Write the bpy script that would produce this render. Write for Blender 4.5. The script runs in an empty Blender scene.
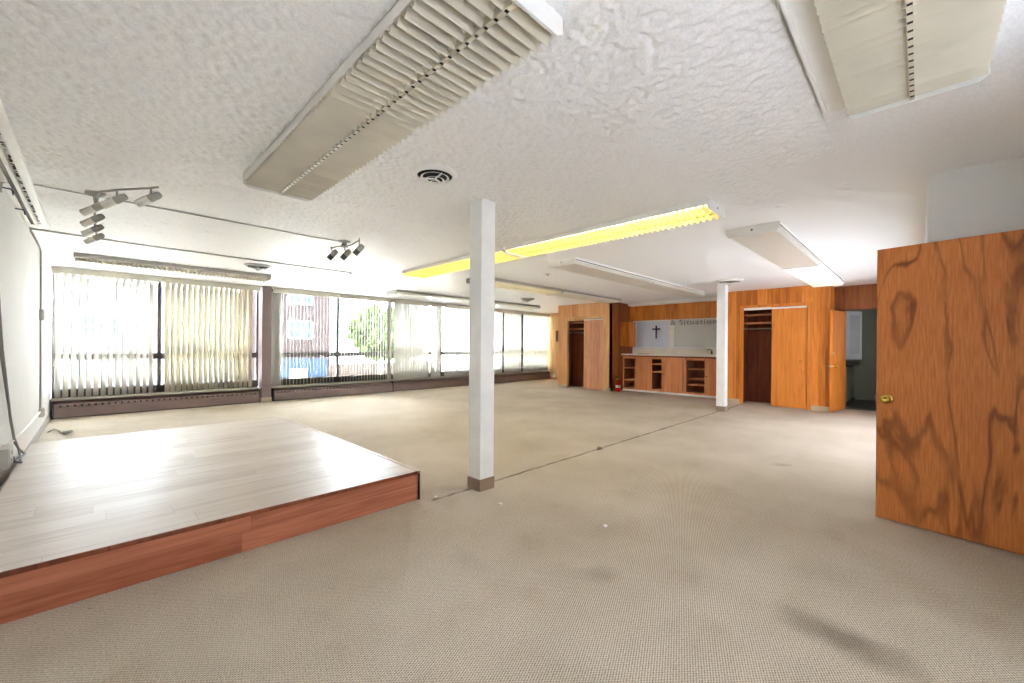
import bpy, math, random
from mathutils import Vector, Matrix, Euler
random.seed(7)
S = bpy.context.scene
COL = S.collection
PI = math.pi
R = math.radians
CEIL = 2.63

# ------------------------------------------------------------------ materials
def _nt(name):
    m = bpy.data.materials.new(name); m.use_nodes = True
    nt = m.node_tree
    return m, nt, nt.nodes['Principled BSDF'], nt.nodes['Material Output']

def sr(r, g, b):
    f = lambda c: (c/255/12.92) if c/255 <= .04045 else ((c/255+.055)/1.055)**2.4
    return (f(r), f(g), f(b), 1)

def setspec(b, v):
    b.inputs['Specular IOR Level'].default_value = v

def plain(name, col, rough=.5, metal=0, spec=.5, var=0, scale=8, bump=0, bscale=60):
    m, nt, b, out = _nt(name)
    b.inputs['Base Color'].default_value = col
    b.inputs['Roughness'].default_value = rough
    b.inputs['Metallic'].default_value = metal
    setspec(b, spec)
    N = nt.nodes; L = nt.links
    tc = N.new('ShaderNodeTexCoord')
    n = N.new('ShaderNodeTexNoise'); n.inputs['Scale'].default_value = scale; n.inputs['Detail'].default_value = 4
    L.new(tc.outputs['Object'], n.inputs['Vector'])
    mp = N.new('ShaderNodeMapRange'); mp.inputs['From Min'].default_value = .3; mp.inputs['From Max'].default_value = .7
    v = var or .03
    mp.inputs['To Min'].default_value = 1-v; mp.inputs['To Max'].default_value = 1+v
    L.new(n.outputs['Fac'], mp.inputs['Value'])
    mx = N.new('ShaderNodeMix'); mx.data_type = 'RGBA'; mx.blend_type = 'MULTIPLY'; mx.inputs['Factor'].default_value = 1
    mx.inputs['A'].default_value = col
    L.new(mp.outputs['Result'], mx.inputs['B']); L.new(mx.outputs['Result'], b.inputs['Base Color'])
    if bump:
        n2 = N.new('ShaderNodeTexNoise'); n2.inputs['Scale'].default_value = bscale; n2.inputs['Detail'].default_value = 3
        L.new(tc.outputs['Object'], n2.inputs['Vector'])
        bp = N.new('ShaderNodeBump'); bp.inputs['Strength'].default_value = bump; bp.inputs['Distance'].default_value = .01
        L.new(n2.outputs['Fac'], bp.inputs['Height']); L.new(bp.outputs['Normal'], b.inputs['Normal'])
    return m

def math_node(nt, op, a=None, b=None, c=None):
    n = nt.nodes.new('ShaderNodeMath'); n.operation = op
    for i, v in enumerate((a, b, c)):
        if v is None: continue
        if isinstance(v, (int, float)): n.inputs[i].default_value = v
        else: nt.links.new(v, n.inputs[i])
    return n.outputs[0]

def ramp(nt, fac, stops):
    r = nt.nodes.new('ShaderNodeValToRGB')
    el = r.color_ramp.elements
    el[0].position, el[0].color = stops[0]; el[1].position, el[1].color = stops[-1]
    for p, c in stops[1:-1]:
        e = el.new(p); e.color = c
    nt.links.new(fac, r.inputs['Fac'])
    return r.outputs['Color']

def mixc(nt, fac, a, b, mode='MIX'):
    m = nt.nodes.new('ShaderNodeMix'); m.data_type = 'RGBA'; m.blend_type = mode
    if isinstance(fac, (int, float)): m.inputs['Factor'].default_value = fac
    else: nt.links.new(fac, m.inputs['Factor'])
    for k, v in (('A', a), ('B', b)):
        if isinstance(v, tuple): m.inputs[k].default_value = v
        else: nt.links.new(v, m.inputs[k])
    return m.outputs['Result']

def wood(name, dark, mid, light, plank=.2, axis='XY', rough=.4, groove=True, stretch=(14, 14, 1.2), var=1.0, spec=.4):
    """panelled wood: grain runs along Z, planks across x+y"""
    m, nt, b, out = _nt(name); N = nt.nodes; L = nt.links
    tc = N.new('ShaderNodeTexCoord')
    sep = N.new('ShaderNodeSeparateXYZ'); L.new(tc.outputs['Object'], sep.inputs[0])
    across = math_node(nt, 'ADD', sep.outputs['X'], sep.outputs['Y']) if axis == 'XY' else sep.outputs[axis]
    idx = math_node(nt, 'FLOOR', math_node(nt, 'DIVIDE', across, plank))
    wn = N.new('ShaderNodeTexWhiteNoise'); wn.noise_dimensions = '1D'; L.new(idx, wn.inputs['W'])
    mp = N.new('ShaderNodeMapping'); mp.inputs['Scale'].default_value = stretch
    L.new(tc.outputs['Object'], mp.inputs['Vector'])
    off = N.new('ShaderNodeVectorMath'); off.operation = 'ADD'
    cmb = N.new('ShaderNodeCombineXYZ'); L.new(math_node(nt, 'MULTIPLY', wn.outputs['Value'], 40), cmb.inputs['Z'])
    L.new(mp.outputs[0], off.inputs[0]); L.new(cmb.outputs[0], off.inputs[1])
    n1 = N.new('ShaderNodeTexNoise'); n1.inputs['Scale'].default_value = 1; n1.inputs['Detail'].default_value = 6; n1.inputs['Distortion'].default_value = .8
    L.new(off.outputs[0], n1.inputs['Vector'])
    t = math_node(nt, 'ADD', n1.outputs['Fac'], math_node(nt, 'MULTIPLY', math_node(nt, 'SUBTRACT', wn.outputs['Value'], .5), .35*var))
    c = ramp(nt, t, [(.25, dark), (.5, mid), (.75, light)])
    if groove:
        fr = math_node(nt, 'FRACT', math_node(nt, 'DIVIDE', across, plank))
        g = math_node(nt, 'LESS_THAN', fr, .02)
        c = mixc(nt, math_node(nt, 'MULTIPLY', g, .6), c, tuple(x*.25 for x in dark[:3])+(1,))
    L.new(c, b.inputs['Base Color'])
    b.inputs['Roughness'].default_value = rough; setspec(b, spec)
    return m

M = {}
M['white_wall'] = plain('white wall paint', sr(226, 226, 222), .55, var=.02, scale=2, bump=.05, bscale=90)
M['white_metal'] = plain('white enamel', sr(236, 235, 228), .35, var=.03)
M['white_paint'] = plain('white gloss paint', sr(242, 242, 238), .4, var=.05, scale=5)
M['cream_metal'] = plain('aged cream enamel', sr(222, 216, 198), .4, var=.05, scale=6)
M['cream_louver'] = plain('aged cream louver', sr(206, 198, 176), .45, var=.06, scale=4)
M['grey_metal'] = plain('grey enamel', sr(170, 168, 160), .4)
M['dark_slot'] = plain('black slot', sr(24, 23, 22), .7)
M['brown_metal'] = plain('brown enamel', sr(128, 110, 104), .4, var=.08, scale=4)
M['bronze'] = plain('dark bronze frame', sr(66, 58, 52), .4, var=.08)
M['chrome'] = plain('satin nickel', sr(190, 188, 182), .3, metal=1)
M['brass'] = plain('polished brass', sr(214, 178, 84), .18, metal=1)
M['black'] = plain('black plastic', sr(26, 26, 28), .5)
M['charcoal'] = plain('charcoal metal', sr(84, 84, 82), .35, metal=.4)
M['spot_grey'] = plain('spot grey metal', sr(214, 212, 202), .4, metal=.2)
M['rod_grey'] = plain('rod grey metal', sr(160, 158, 150), .35, metal=.4)
M['conduit'] = plain('painted conduit', sr(176, 174, 168), .45)
M['base_beige'] = plain('beige vinyl base', sr(196, 178, 150), .5, var=.05)
M['base_brown'] = plain('brown vinyl base', sr(150, 126, 104), .5, var=.05)
M['base_grey'] = plain('grey vinyl base', sr(158, 154, 148), .5)
M['sill'] = plain('putty painted sill', sr(168, 160, 148), .5, var=.06, scale=5)
M['valance'] = plain('putty vinyl valance', sr(208, 203, 188), .5)
M['counter'] = plain('pale laminate counter', sr(242, 235, 222), .3, var=.05, scale=6)
M['panel_blue'] = plain('pale blue paint', sr(222, 229, 242), .5, var=.02)
M['panel_grey'] = plain('pale grey paint', sr(222, 225, 221), .5, var=.02)
M['navy'] = plain('dark violet metal', sr(52, 46, 86), .4)
M['letter'] = plain('grey letter vinyl', sr(120, 122, 120), .5)
M['red'] = plain('red enamel', sr(178, 26, 22), .25)
M['rubber'] = plain('black rubber', sr(22, 22, 22), .6)
M['paper'] = plain('white paper', sr(238, 236, 230), .7)
M['bath_wall'] = plain('olive grey paint', sr(150, 152, 132), .6)
M['bath_floor'] = plain('dark vinyl tile', sr(84, 82, 66), .4, var=.1)
M['dark_top'] = plain('dark laminate', sr(46, 42, 36), .35)
M['grey_cable'] = plain('grey cable sheath', sr(112, 110, 106), .5)
M['asphalt'] = plain('asphalt', sr(200, 198, 192), .9, var=.1, scale=2, spec=0)
M['bark'] = plain('bark', sr(82, 68, 54), .9, var=.2, spec=0)
M['leaf'] = plain('leaf green', sr(28, 35, 15), .6, var=.4, scale=2, spec=0)
M['blue_front'] = plain('blue shopfront paint', sr(18, 26, 36), .4, var=.08, spec=0)
M['stucco'] = plain('grey stucco', sr(52, 54, 58), .9, var=.1, spec=0)
M['stone'] = plain('stone wall', sr(52, 45, 39), .9, var=.35, scale=3, spec=0)
M['win_white'] = plain('white sash paint', sr(80, 84, 86), .4, spec=0)
M['win_glass'] = plain('dark teal glass', sr(30, 38, 40), .15, spec=0)
M['car_paint'] = plain('silver car paint', sr(170, 172, 176), .25, metal=.5)
M['tube'] = plain('unlit tube', sr(236, 232, 216), .3)

M['wood_orange'] = wood('orange oak panel', sr(176, 96, 30), sr(212, 126, 46), sr(230, 148, 64), plank=.21)
M['wood_glare'] = wood('glare-paled oak panel', sr(206, 138, 82), sr(226, 164, 108), sr(236, 180, 128), plank=.23)  # paler tone is glare on the oak, put into the colour
M['wood_blond'] = wood('blond oak panel', sr(206, 154, 96), sr(224, 176, 118), sr(234, 192, 138), plank=.3)
M['wood_door'] = wood('pinkish door veneer', sr(196, 132, 92), sr(220, 158, 116), sr(230, 172, 132), plank=.06, var=.5, groove=False)
M['wood_slide'] = wood('orange sliding door veneer', sr(196, 110, 40), sr(218, 132, 52), sr(228, 146, 64), plank=3, var=.2, groove=False)
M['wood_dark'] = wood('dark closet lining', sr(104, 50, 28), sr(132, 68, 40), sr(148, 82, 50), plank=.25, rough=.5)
M['wood_brown'] = wood('brown wall panel', sr(110, 58, 24), sr(146, 82, 36), sr(164, 98, 48), plank=.22)
M['wood_cab'] = wood('cabinet veneer', sr(204, 120, 70), sr(226, 146, 92), sr(236, 162, 110), plank=2, var=.2, groove=False)
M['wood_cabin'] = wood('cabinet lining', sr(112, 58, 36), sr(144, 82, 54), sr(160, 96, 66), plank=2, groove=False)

def mat_swirl():
    m, nt, b, out = _nt('rotary cut veneer'); N = nt.nodes; L = nt.links
    tc = N.new('ShaderNodeTexCoord')
    mp = N.new('ShaderNodeMapping'); mp.inputs['Scale'].default_value = (2.6, 2.6, .62); mp.inputs['Location'].default_value = (3.1, .4, .2)
    L.new(tc.outputs['Object'], mp.inputs['Vector'])
    n = N.new('ShaderNodeTexNoise'); n.inputs['Scale'].default_value = 1.1; n.inputs['Detail'].default_value = 5; n.inputs['Roughness'].default_value = .42; n.inputs['Distortion'].default_value = .55
    L.new(mp.outputs[0], n.inputs['Vector'])
    s = math_node(nt, 'SINE', math_node(nt, 'MULTIPLY', n.outputs['Fac'], 40))
    s = math_node(nt, 'POWER', math_node(nt, 'MULTIPLY_ADD', s, .5, .5), 10)
    n3 = N.new('ShaderNodeTexNoise'); n3.inputs['Scale'].default_value = 2.2; L.new(tc.outputs['Object'], n3.inputs['Vector'])
    s = math_node(nt, 'MULTIPLY', s, math_node(nt, 'SUBTRACT', math_node(nt, 'MULTIPLY', n3.outputs['Fac'], 2.6), .6))
    fine = N.new('ShaderNodeTexNoise'); fine.inputs['Scale'].default_value = 1; fine.inputs['Detail'].default_value = 5
    mp2 = N.new('ShaderNodeMapping'); mp2.inputs['Scale'].default_value = (90, 90, 7); L.new(tc.outputs['Object'], mp2.inputs['Vector']); L.new(mp2.outputs[0], fine.inputs['Vector'])
    base = ramp(nt, fine.outputs['Fac'], [(.3, sr(194, 112, 56)), (.5, sr(212, 131, 68)), (.7, sr(224, 147, 84))])
    big = N.new('ShaderNodeTexNoise'); big.inputs['Scale'].default_value = 1.6; L.new(tc.outputs['Object'], big.inputs['Vector'])
    base = mixc(nt, math_node(nt, 'MULTIPLY', big.outputs['Fac'], .5), base, sr(190, 106, 50))
    s.node.use_clamp = True
    c = mixc(nt, math_node(nt, 'MULTIPLY', s, .75), base, sr(108, 52, 24))
    L.new(c, b.inputs['Base Color']); b.inputs['Roughness'].default_value = .42; setspec(b, .35)
    return m
M['swirl'] = mat_swirl()

def laminate(name, cols, length=1.2, width=.19, rough=.2, along='Y', across='X', spec=.5):
    m, nt, b, out = _nt(name); N = nt.nodes; L = nt.links
    tc = N.new('ShaderNodeTexCoord'); sep = N.new('ShaderNodeSeparateXYZ'); L.new(tc.outputs['Object'], sep.inputs[0])
    row = math_node(nt, 'FLOOR', math_node(nt, 'DIVIDE', sep.outputs[across], width))
    w1 = N.new('ShaderNodeTexWhiteNoise'); w1.noise_dimensions = '1D'; L.new(row, w1.inputs['W'])
    al = math_node(nt, 'ADD', math_node(nt, 'DIVIDE', sep.outputs[along], length), math_node(nt, 'MULTIPLY', w1.outputs['Value'], 7))
    cell = math_node(nt, 'FLOOR', al)
    w2 = N.new('ShaderNodeTexWhiteNoise'); w2.noise_dimensions = '2D'
    cb = N.new('ShaderNodeCombineXYZ'); L.new(row, cb.inputs[0]); L.new(cell, cb.inputs[1]); L.new(cb.outputs[0], w2.inputs['Vector'])
    mp = N.new('ShaderNodeMapping')
    sc = {'X': 22, 'Y': 22, 'Z': 22}; sc[along] = 1.6
    mp.inputs['Scale'].default_value = (sc['X'], sc['Y'], sc['Z']); L.new(tc.outputs['Object'], mp.inputs['Vector'])
    va = N.new('ShaderNodeVectorMath'); va.operation = 'ADD'; L.new(mp.outputs[0], va.inputs[0])
    vs = N.new('ShaderNodeVectorMath'); vs.operation = 'SCALE'; vs.inputs['Scale'].default_value = 30; L.new(w2.outputs['Color'], vs.inputs[0]); L.new(vs.outputs[0], va.inputs[1])
    n = N.new('ShaderNodeTexNoise'); n.inputs['Scale'].default_value = 1; n.inputs['Detail'].default_value = 5; n.inputs['Distortion'].default_value = 1.2; L.new(va.outputs[0], n.inputs['Vector'])
    t = math_node(nt, 'ADD', n.outputs['Fac'], math_node(nt, 'MULTIPLY', math_node(nt, 'SUBTRACT', w2.outputs['Value'], .5), .3))
    c = ramp(nt, t, [(.25, cols[0]), (.5, cols[1]), (.75, cols[2])])
    fa = math_node(nt, 'FRACT', math_node(nt, 'DIVIDE', sep.outputs[across], width))
    fb = math_node(nt, 'FRACT', al)
    g = math_node(nt, 'MAXIMUM', math_node(nt, 'LESS_THAN', fa, .012), math_node(nt, 'LESS_THAN', fb, .0025))
    c = mixc(nt, math_node(nt, 'MULTIPLY', g, .35), c, tuple(x*.4 for x in cols[0][:3])+(1,))
    L.new(c, b.inputs['Base Color']); b.inputs['Roughness'].default_value = rough; setspec(b, spec)
    return m
M['lam_top'] = laminate('glare-paled platform laminate', (sr(188, 174, 160), sr(206, 193, 180), sr(214, 203, 191)), along='X', across='Y', rough=.33, spec=.05)  # window glare is put into the pale base colour
M['lam_side'] = laminate('cherry laminate fascia', (sr(140, 76, 50), sr(174, 102, 72), sr(196, 124, 92)), along='X', across='Z', width=.13, length=1.3, rough=.35)
M['lam_side2'] = laminate('cherry laminate fascia side', (sr(140, 76, 50), sr(174, 102, 72), sr(196, 124, 92)), along='Y', across='Z', width=.13, length=1.3, rough=.35)

def mat_carpet():
    m, nt, b, out = _nt('beige loop carpet'); N = nt.nodes; L = nt.links
    tc = N.new('ShaderNodeTexCoord')
    sep = N.new('ShaderNodeSeparateXYZ'); L.new(tc.outputs['Object'], sep.inputs[0])
    mp = N.new('ShaderNodeMapping'); mp.inputs['Rotation'].default_value = (0, 0, R(-22.4)); L.new(tc.outputs['Object'], mp.inputs['Vector'])
    s2 = N.new('ShaderNodeSeparateXYZ'); L.new(mp.outputs[0], s2.inputs[0])
    k = 2*PI/.0105
    a = math_node(nt, 'SINE', math_node(nt, 'MULTIPLY', s2.outputs['Y'], k))
    row = math_node(nt, 'FLOOR', math_node(nt, 'DIVIDE', s2.outputs['Y'], .0105))
    c_ = math_node(nt, 'SINE', math_node(nt, 'ADD', math_node(nt, 'MULTIPLY', s2.outputs['X'], k*.8), math_node(nt, 'MULTIPLY', row, 2.4)))
    loop = math_node(nt, 'ADD', math_node(nt, 'MULTIPLY', a, .6), math_node(nt, 'MULTIPLY', c_, .4))
    loop01 = math_node(nt, 'MULTIPLY_ADD', loop, .5, .5)
    nf = N.new('ShaderNodeTexNoise'); nf.inputs['Scale'].default_value = 110; nf.inputs['Detail'].default_value = 3; L.new(tc.outputs['Object'], nf.inputs['Vector'])
    t = math_node(nt, 'ADD', math_node(nt, 'MULTIPLY', loop01, .55), math_node(nt, 'MULTIPLY', nf.outputs['Fac'], .6))
    c = ramp(nt, t, [(.25, sr(128, 114, 97)), (.55, sr(200, 187, 168)), (.85, sr(234, 224, 208))])
    # soiling: broad, soft traffic wear
    n2 = N.new('ShaderNodeTexNoise'); n2.inputs['Scale'].default_value = .9; n2.inputs['Detail'].default_value = 5; n2.inputs['Roughness'].default_value = .6; L.new(tc.outputs['Object'], n2.inputs['Vector'])
    w = ramp(nt, n2.outputs['Fac'], [(.35, (1, 1, 1, 1)), (.72, (.78, .75, .70, 1))])
    c = mixc(nt, 1, c, w, 'MULTIPLY')
    n4 = N.new('ShaderNodeTexNoise'); n4.inputs['Scale'].default_value = 3.5; n4.inputs['Detail'].default_value = 5; n4.inputs['Roughness'].default_value = .6; L.new(tc.outputs['Object'], n4.inputs['Vector'])
    w = ramp(nt, n4.outputs['Fac'], [(.55, (1, 1, 1, 1)), (.78, (.90, .88, .85, 1))])
    c = mixc(nt, 1, c, w, 'MULTIPLY')
    def stain(x, y, rx, ry, ang, amt, soft=.35):
        nonlocal c
        mp = N.new('ShaderNodeMapping'); mp.vector_type = 'TEXTURE'
        mp.inputs['Location'].default_value = (x, y, 0); mp.inputs['Rotation'].default_value = (0, 0, ang); mp.inputs['Scale'].default_value = (rx, ry, 1)
        add = N.new('ShaderNodeVectorMath'); add.operation = 'ADD'
        sc = N.new('ShaderNodeVectorMath'); sc.operation = 'SCALE'; sc.inputs['Scale'].default_value = .12
        nn = N.new('ShaderNodeTexNoise'); nn.inputs['Scale'].default_value = 9; L.new(tc.outputs['Object'], nn.inputs['Vector'])
        L.new(nn.outputs['Color'], sc.inputs[0]); L.new(tc.outputs['Object'], add.inputs[0]); L.new(sc.outputs[0], add.inputs[1])
        L.new(add.outputs[0], mp.inputs['Vector'])
        ln = N.new('ShaderNodeVectorMath'); ln.operation = 'LENGTH'
        flat = N.new('ShaderNodeVectorMath'); flat.operation = 'MULTIPLY'; flat.inputs[1].default_value = (1, 1, 0)
        L.new(mp.outputs[0], flat.inputs[0]); L.new(flat.outputs[0], ln.inputs[0])
        f = N.new('ShaderNodeMapRange'); f.inputs['From Min'].default_value = 1-soft; f.inputs['From Max'].default_value = 1+soft
        f.inputs['To Min'].default_value = amt; f.inputs['To Max'].default_value = 0
        L.new(ln.outputs['Value'], f.inputs['Value'])
        c = mixc(nt, f.outputs['Result'], c, sr(92, 80, 66))
    stain(2.42, .30, .20, .09, R(-100), .55, .7)
    stain(2.10, 1.36, .10, .07, R(-40), .22, .6)
    stain(5.45, 1.15, .10, .05, R(-40), .3, .6)
    # carpet seam along the columns
    nn = N.new('ShaderNodeTexNoise'); nn.inputs['Scale'].default_value = 5; nn.inputs['Detail'].default_value = 8; nn.inputs['Roughness'].default_value = .7; L.new(tc.outputs['Object'], nn.inputs['Vector'])
    y = math_node(nt, 'ADD', sep.outputs['Y'], math_node(nt, 'MULTIPLY', math_node(nt, 'SUBTRACT', nn.outputs['Fac'], .5), .09))
    d = math_node(nt, 'ABSOLUTE', math_node(nt, 'SUBTRACT', y, 2.90))
    seam = N.new('ShaderNodeMapRange'); seam.inputs['From Min'].default_value = .006; seam.inputs['From Max'].default_value = .022
    seam.inputs['To Min'].default_value = .85; seam.inputs['To Max'].default_value = 0
    L.new(d, seam.inputs['Value'])
    gate = math_node(nt, 'GREATER_THAN', sep.outputs['X'], 2.0)
    n9 = N.new('ShaderNodeTexNoise'); n9.inputs['Scale'].default_value = 6; n9.inputs['Detail'].default_value = 4; L.new(tc.outputs['Object'], n9.inputs['Vector'])
    gate = math_node(nt, 'MULTIPLY', gate, math_node(nt, 'MULTIPLY_ADD', n9.outputs['Fac'], 2.0, -.25))
    gate.node.use_clamp = True
    c = mixc(nt, math_node(nt, 'MULTIPLY', seam.outputs['Result'], gate), c, sr(58, 52, 46))
    L.new(c, b.inputs['Base Color']); b.inputs['Roughness'].default_value = .95; setspec(b, .1)
    bp = N.new('ShaderNodeBump'); bp.inputs['Strength'].default_value = .5; bp.inputs['Distance'].default_value = .006
    L.new(t, bp.inputs['Height']); L.new(bp.outputs['Normal'], b.inputs['Normal'])
    return m
M['carpet'] = mat_carpet()

def mat_ceiling():
    m, nt, b, out = _nt('plaster ceiling'); N = nt.nodes; L = nt.links
    tc = N.new('ShaderNodeTexCoord')
    big = N.new('ShaderNodeTexNoise'); big.inputs['Scale'].default_value = .8; big.inputs['Detail'].default_value = 3; L.new(tc.outputs['Object'], big.inputs['Vector'])
    n1 = N.new('ShaderNodeTexNoise'); n1.inputs['Scale'].default_value = 70; n1.inputs['Detail'].default_value = 3; L.new(tc.outputs['Object'], n1.inputs['Vector'])
    bp = N.new('ShaderNodeBump'); bp.inputs['Strength'].default_value = .25; bp.inputs['Distance'].default_value = .003; bp.invert = True
    L.new(n1.outputs['Fac'], bp.inputs['Height']); L.new(bp.outputs['Normal'], b.inputs['Normal'])
    c = mixc(nt, math_node(nt, 'MULTIPLY', big.outputs['Fac'], .10), sr(248, 248, 246), sr(214, 212, 206))
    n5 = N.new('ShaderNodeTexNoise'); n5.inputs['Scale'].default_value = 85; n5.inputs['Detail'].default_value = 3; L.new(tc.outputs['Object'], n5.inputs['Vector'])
    sp = ramp(nt, n5.outputs['Fac'], [(.36, (.91, .91, .91, 1)), (.58, (1, 1, 1, 1))])  # speckle in the colour stands in for shade in the stipple pits
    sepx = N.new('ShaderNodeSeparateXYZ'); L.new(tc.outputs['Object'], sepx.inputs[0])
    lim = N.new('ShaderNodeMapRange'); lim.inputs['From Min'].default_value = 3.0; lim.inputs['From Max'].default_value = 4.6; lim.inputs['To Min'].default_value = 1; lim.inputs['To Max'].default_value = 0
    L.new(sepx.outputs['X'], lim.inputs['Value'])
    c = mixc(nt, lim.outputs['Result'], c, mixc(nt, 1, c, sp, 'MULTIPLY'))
    L.new(c, b.inputs['Base Color']); b.inputs['Roughness'].default_value = .55; setspec(b, .35)
    return m
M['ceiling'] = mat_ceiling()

def mat_slat(name, c1, c2, tr):
    m, nt, b, out = _nt(name); N = nt.nodes; L = nt.links
    b.inputs['Base Color'].default_value = sr(226, 222, 206); b.inputs['Roughness'].default_value = .5; setspec(b, .3)
    tl = N.new('ShaderNodeBsdfTranslucent'); tl.inputs['Color'].default_value = sr(226, 224, 214)
    nz = N.new('ShaderNodeTexNoise'); tc = N.new('ShaderNodeTexCoord'); nz.inputs['Scale'].default_value = 3
    L.new(tc.outputs['Object'], nz.inputs['Vector'])
    c = mixc(nt, math_node(nt, 'MULTIPLY', nz.outputs['Fac'], .2), c1, c2)
    L.new(c, b.inputs['Base Color'])
    mx = N.new('ShaderNodeMixShader'); mx.inputs[0].default_value = tr
    L.new(b.outputs[0], mx.inputs[1]); L.new(tl.outputs[0], mx.inputs[2]); L.new(mx.outputs[0], out.inputs['Surface'])
    return m
M['slat'] = mat_slat('white vinyl slat', sr(226, 225, 218), sr(206, 204, 194), .16)
M['slat_thin'] = mat_slat('thin white vinyl slat', sr(232, 232, 226), sr(216, 215, 208), .34)
M['slat_shaded'] = mat_slat('shaded vinyl slat', sr(206, 198, 176), sr(184, 174, 150), .12)  # beige tone stands in for shade on these slats

def mat_glass():
    m, nt, b, out = _nt('window glass'); N = nt.nodes; L = nt.links
    N.remove(b)
    tr = N.new('ShaderNodeBsdfTransparent'); tr.inputs['Color'].default_value = (.93, .95, .94, 1)
    gl = N.new('ShaderNodeBsdfGlossy'); gl.inputs['Roughness'].default_value = .02
    fr = N.new('ShaderNodeFresnel'); fr.inputs['IOR'].default_value = 1.45
    mx = N.new('ShaderNodeMixShader'); L.new(fr.outputs[0], mx.inputs[0]); L.new(tr.outputs[0], mx.inputs[1]); L.new(gl.outputs[0], mx.inputs[2])
    L.new(mx.outputs[0], out.inputs['Surface'])
    return m
M['glass'] = mat_glass()

def mat_frost(name, v):
    m, nt, b, out = _nt(name); nt.nodes.remove(b)
    tl = nt.nodes.new('ShaderNodeBsdfTranslucent'); tl.inputs['Color'].default_value = (v*.98, v*.98, v, 1)
    nt.links.new(tl.outputs[0], out.inputs['Surface']); return m
M['frosted'] = mat_frost('frosted glass', .235)  # frosted panes belong to the added fill windows
M['frosted_dim'] = mat_frost('dense frosted glass', .37)
M['frosted_bath'] = mat_frost('green frosted glass', .10)
def emis(name, col, strength):
    m, nt, b, out = _nt(name)
    b.inputs['Base Color'].default_value = col
    b.inputs['Emission Color'].default_value = col
    b.inputs['Emission Strength'].default_value = strength
    return m
M['tube_yellow'] = emis('lit warm tube', (1.0, .92, .58, 1), 1.3)
M['tube_white'] = emis('lit white tube', (1.0, .98, .95, 1), 9)
M['lens_lit'] = emis('lit lens', (1.0, .95, .70, 1), .06)
M['louver_glow'] = plain('glow-yellow louver plastic', sr(250, 236, 150), .4, var=.05)  # yellow glow of the lit tubes put into the plastic colour
M['lens'] = plain('aged acrylic lens', sr(220, 217, 204), .3, var=.03, bump=.25, bscale=220)

def mat_brick():
    m, nt, b, out = _nt('mauve brick'); N = nt.nodes; L = nt.links
    tc = N.new('ShaderNodeTexCoord'); mp = N.new('ShaderNodeMapping'); mp.inputs['Rotation'].default_value = (R(90), 0, 0); L.new(tc.outputs['Object'], mp.inputs['Vector'])
    br = N.new('ShaderNodeTexBrick'); br.inputs['Scale'].default_value = 3; br.inputs['Color1'].default_value = sr(29, 22, 21); br.inputs['Color2'].default_value = sr(24, 19, 19); br.inputs['Mortar'].default_value = sr(44, 38, 36); br.inputs['Mortar Size'].default_value = .012
    L.new(mp.outputs[0], br.inputs['Vector']); L.new(br.outputs['Color'], b.inputs['Base Color']); b.inputs['Roughness'].default_value = .9; setspec(b, 0)
    return m
M['brick'] = mat_brick()

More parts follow.
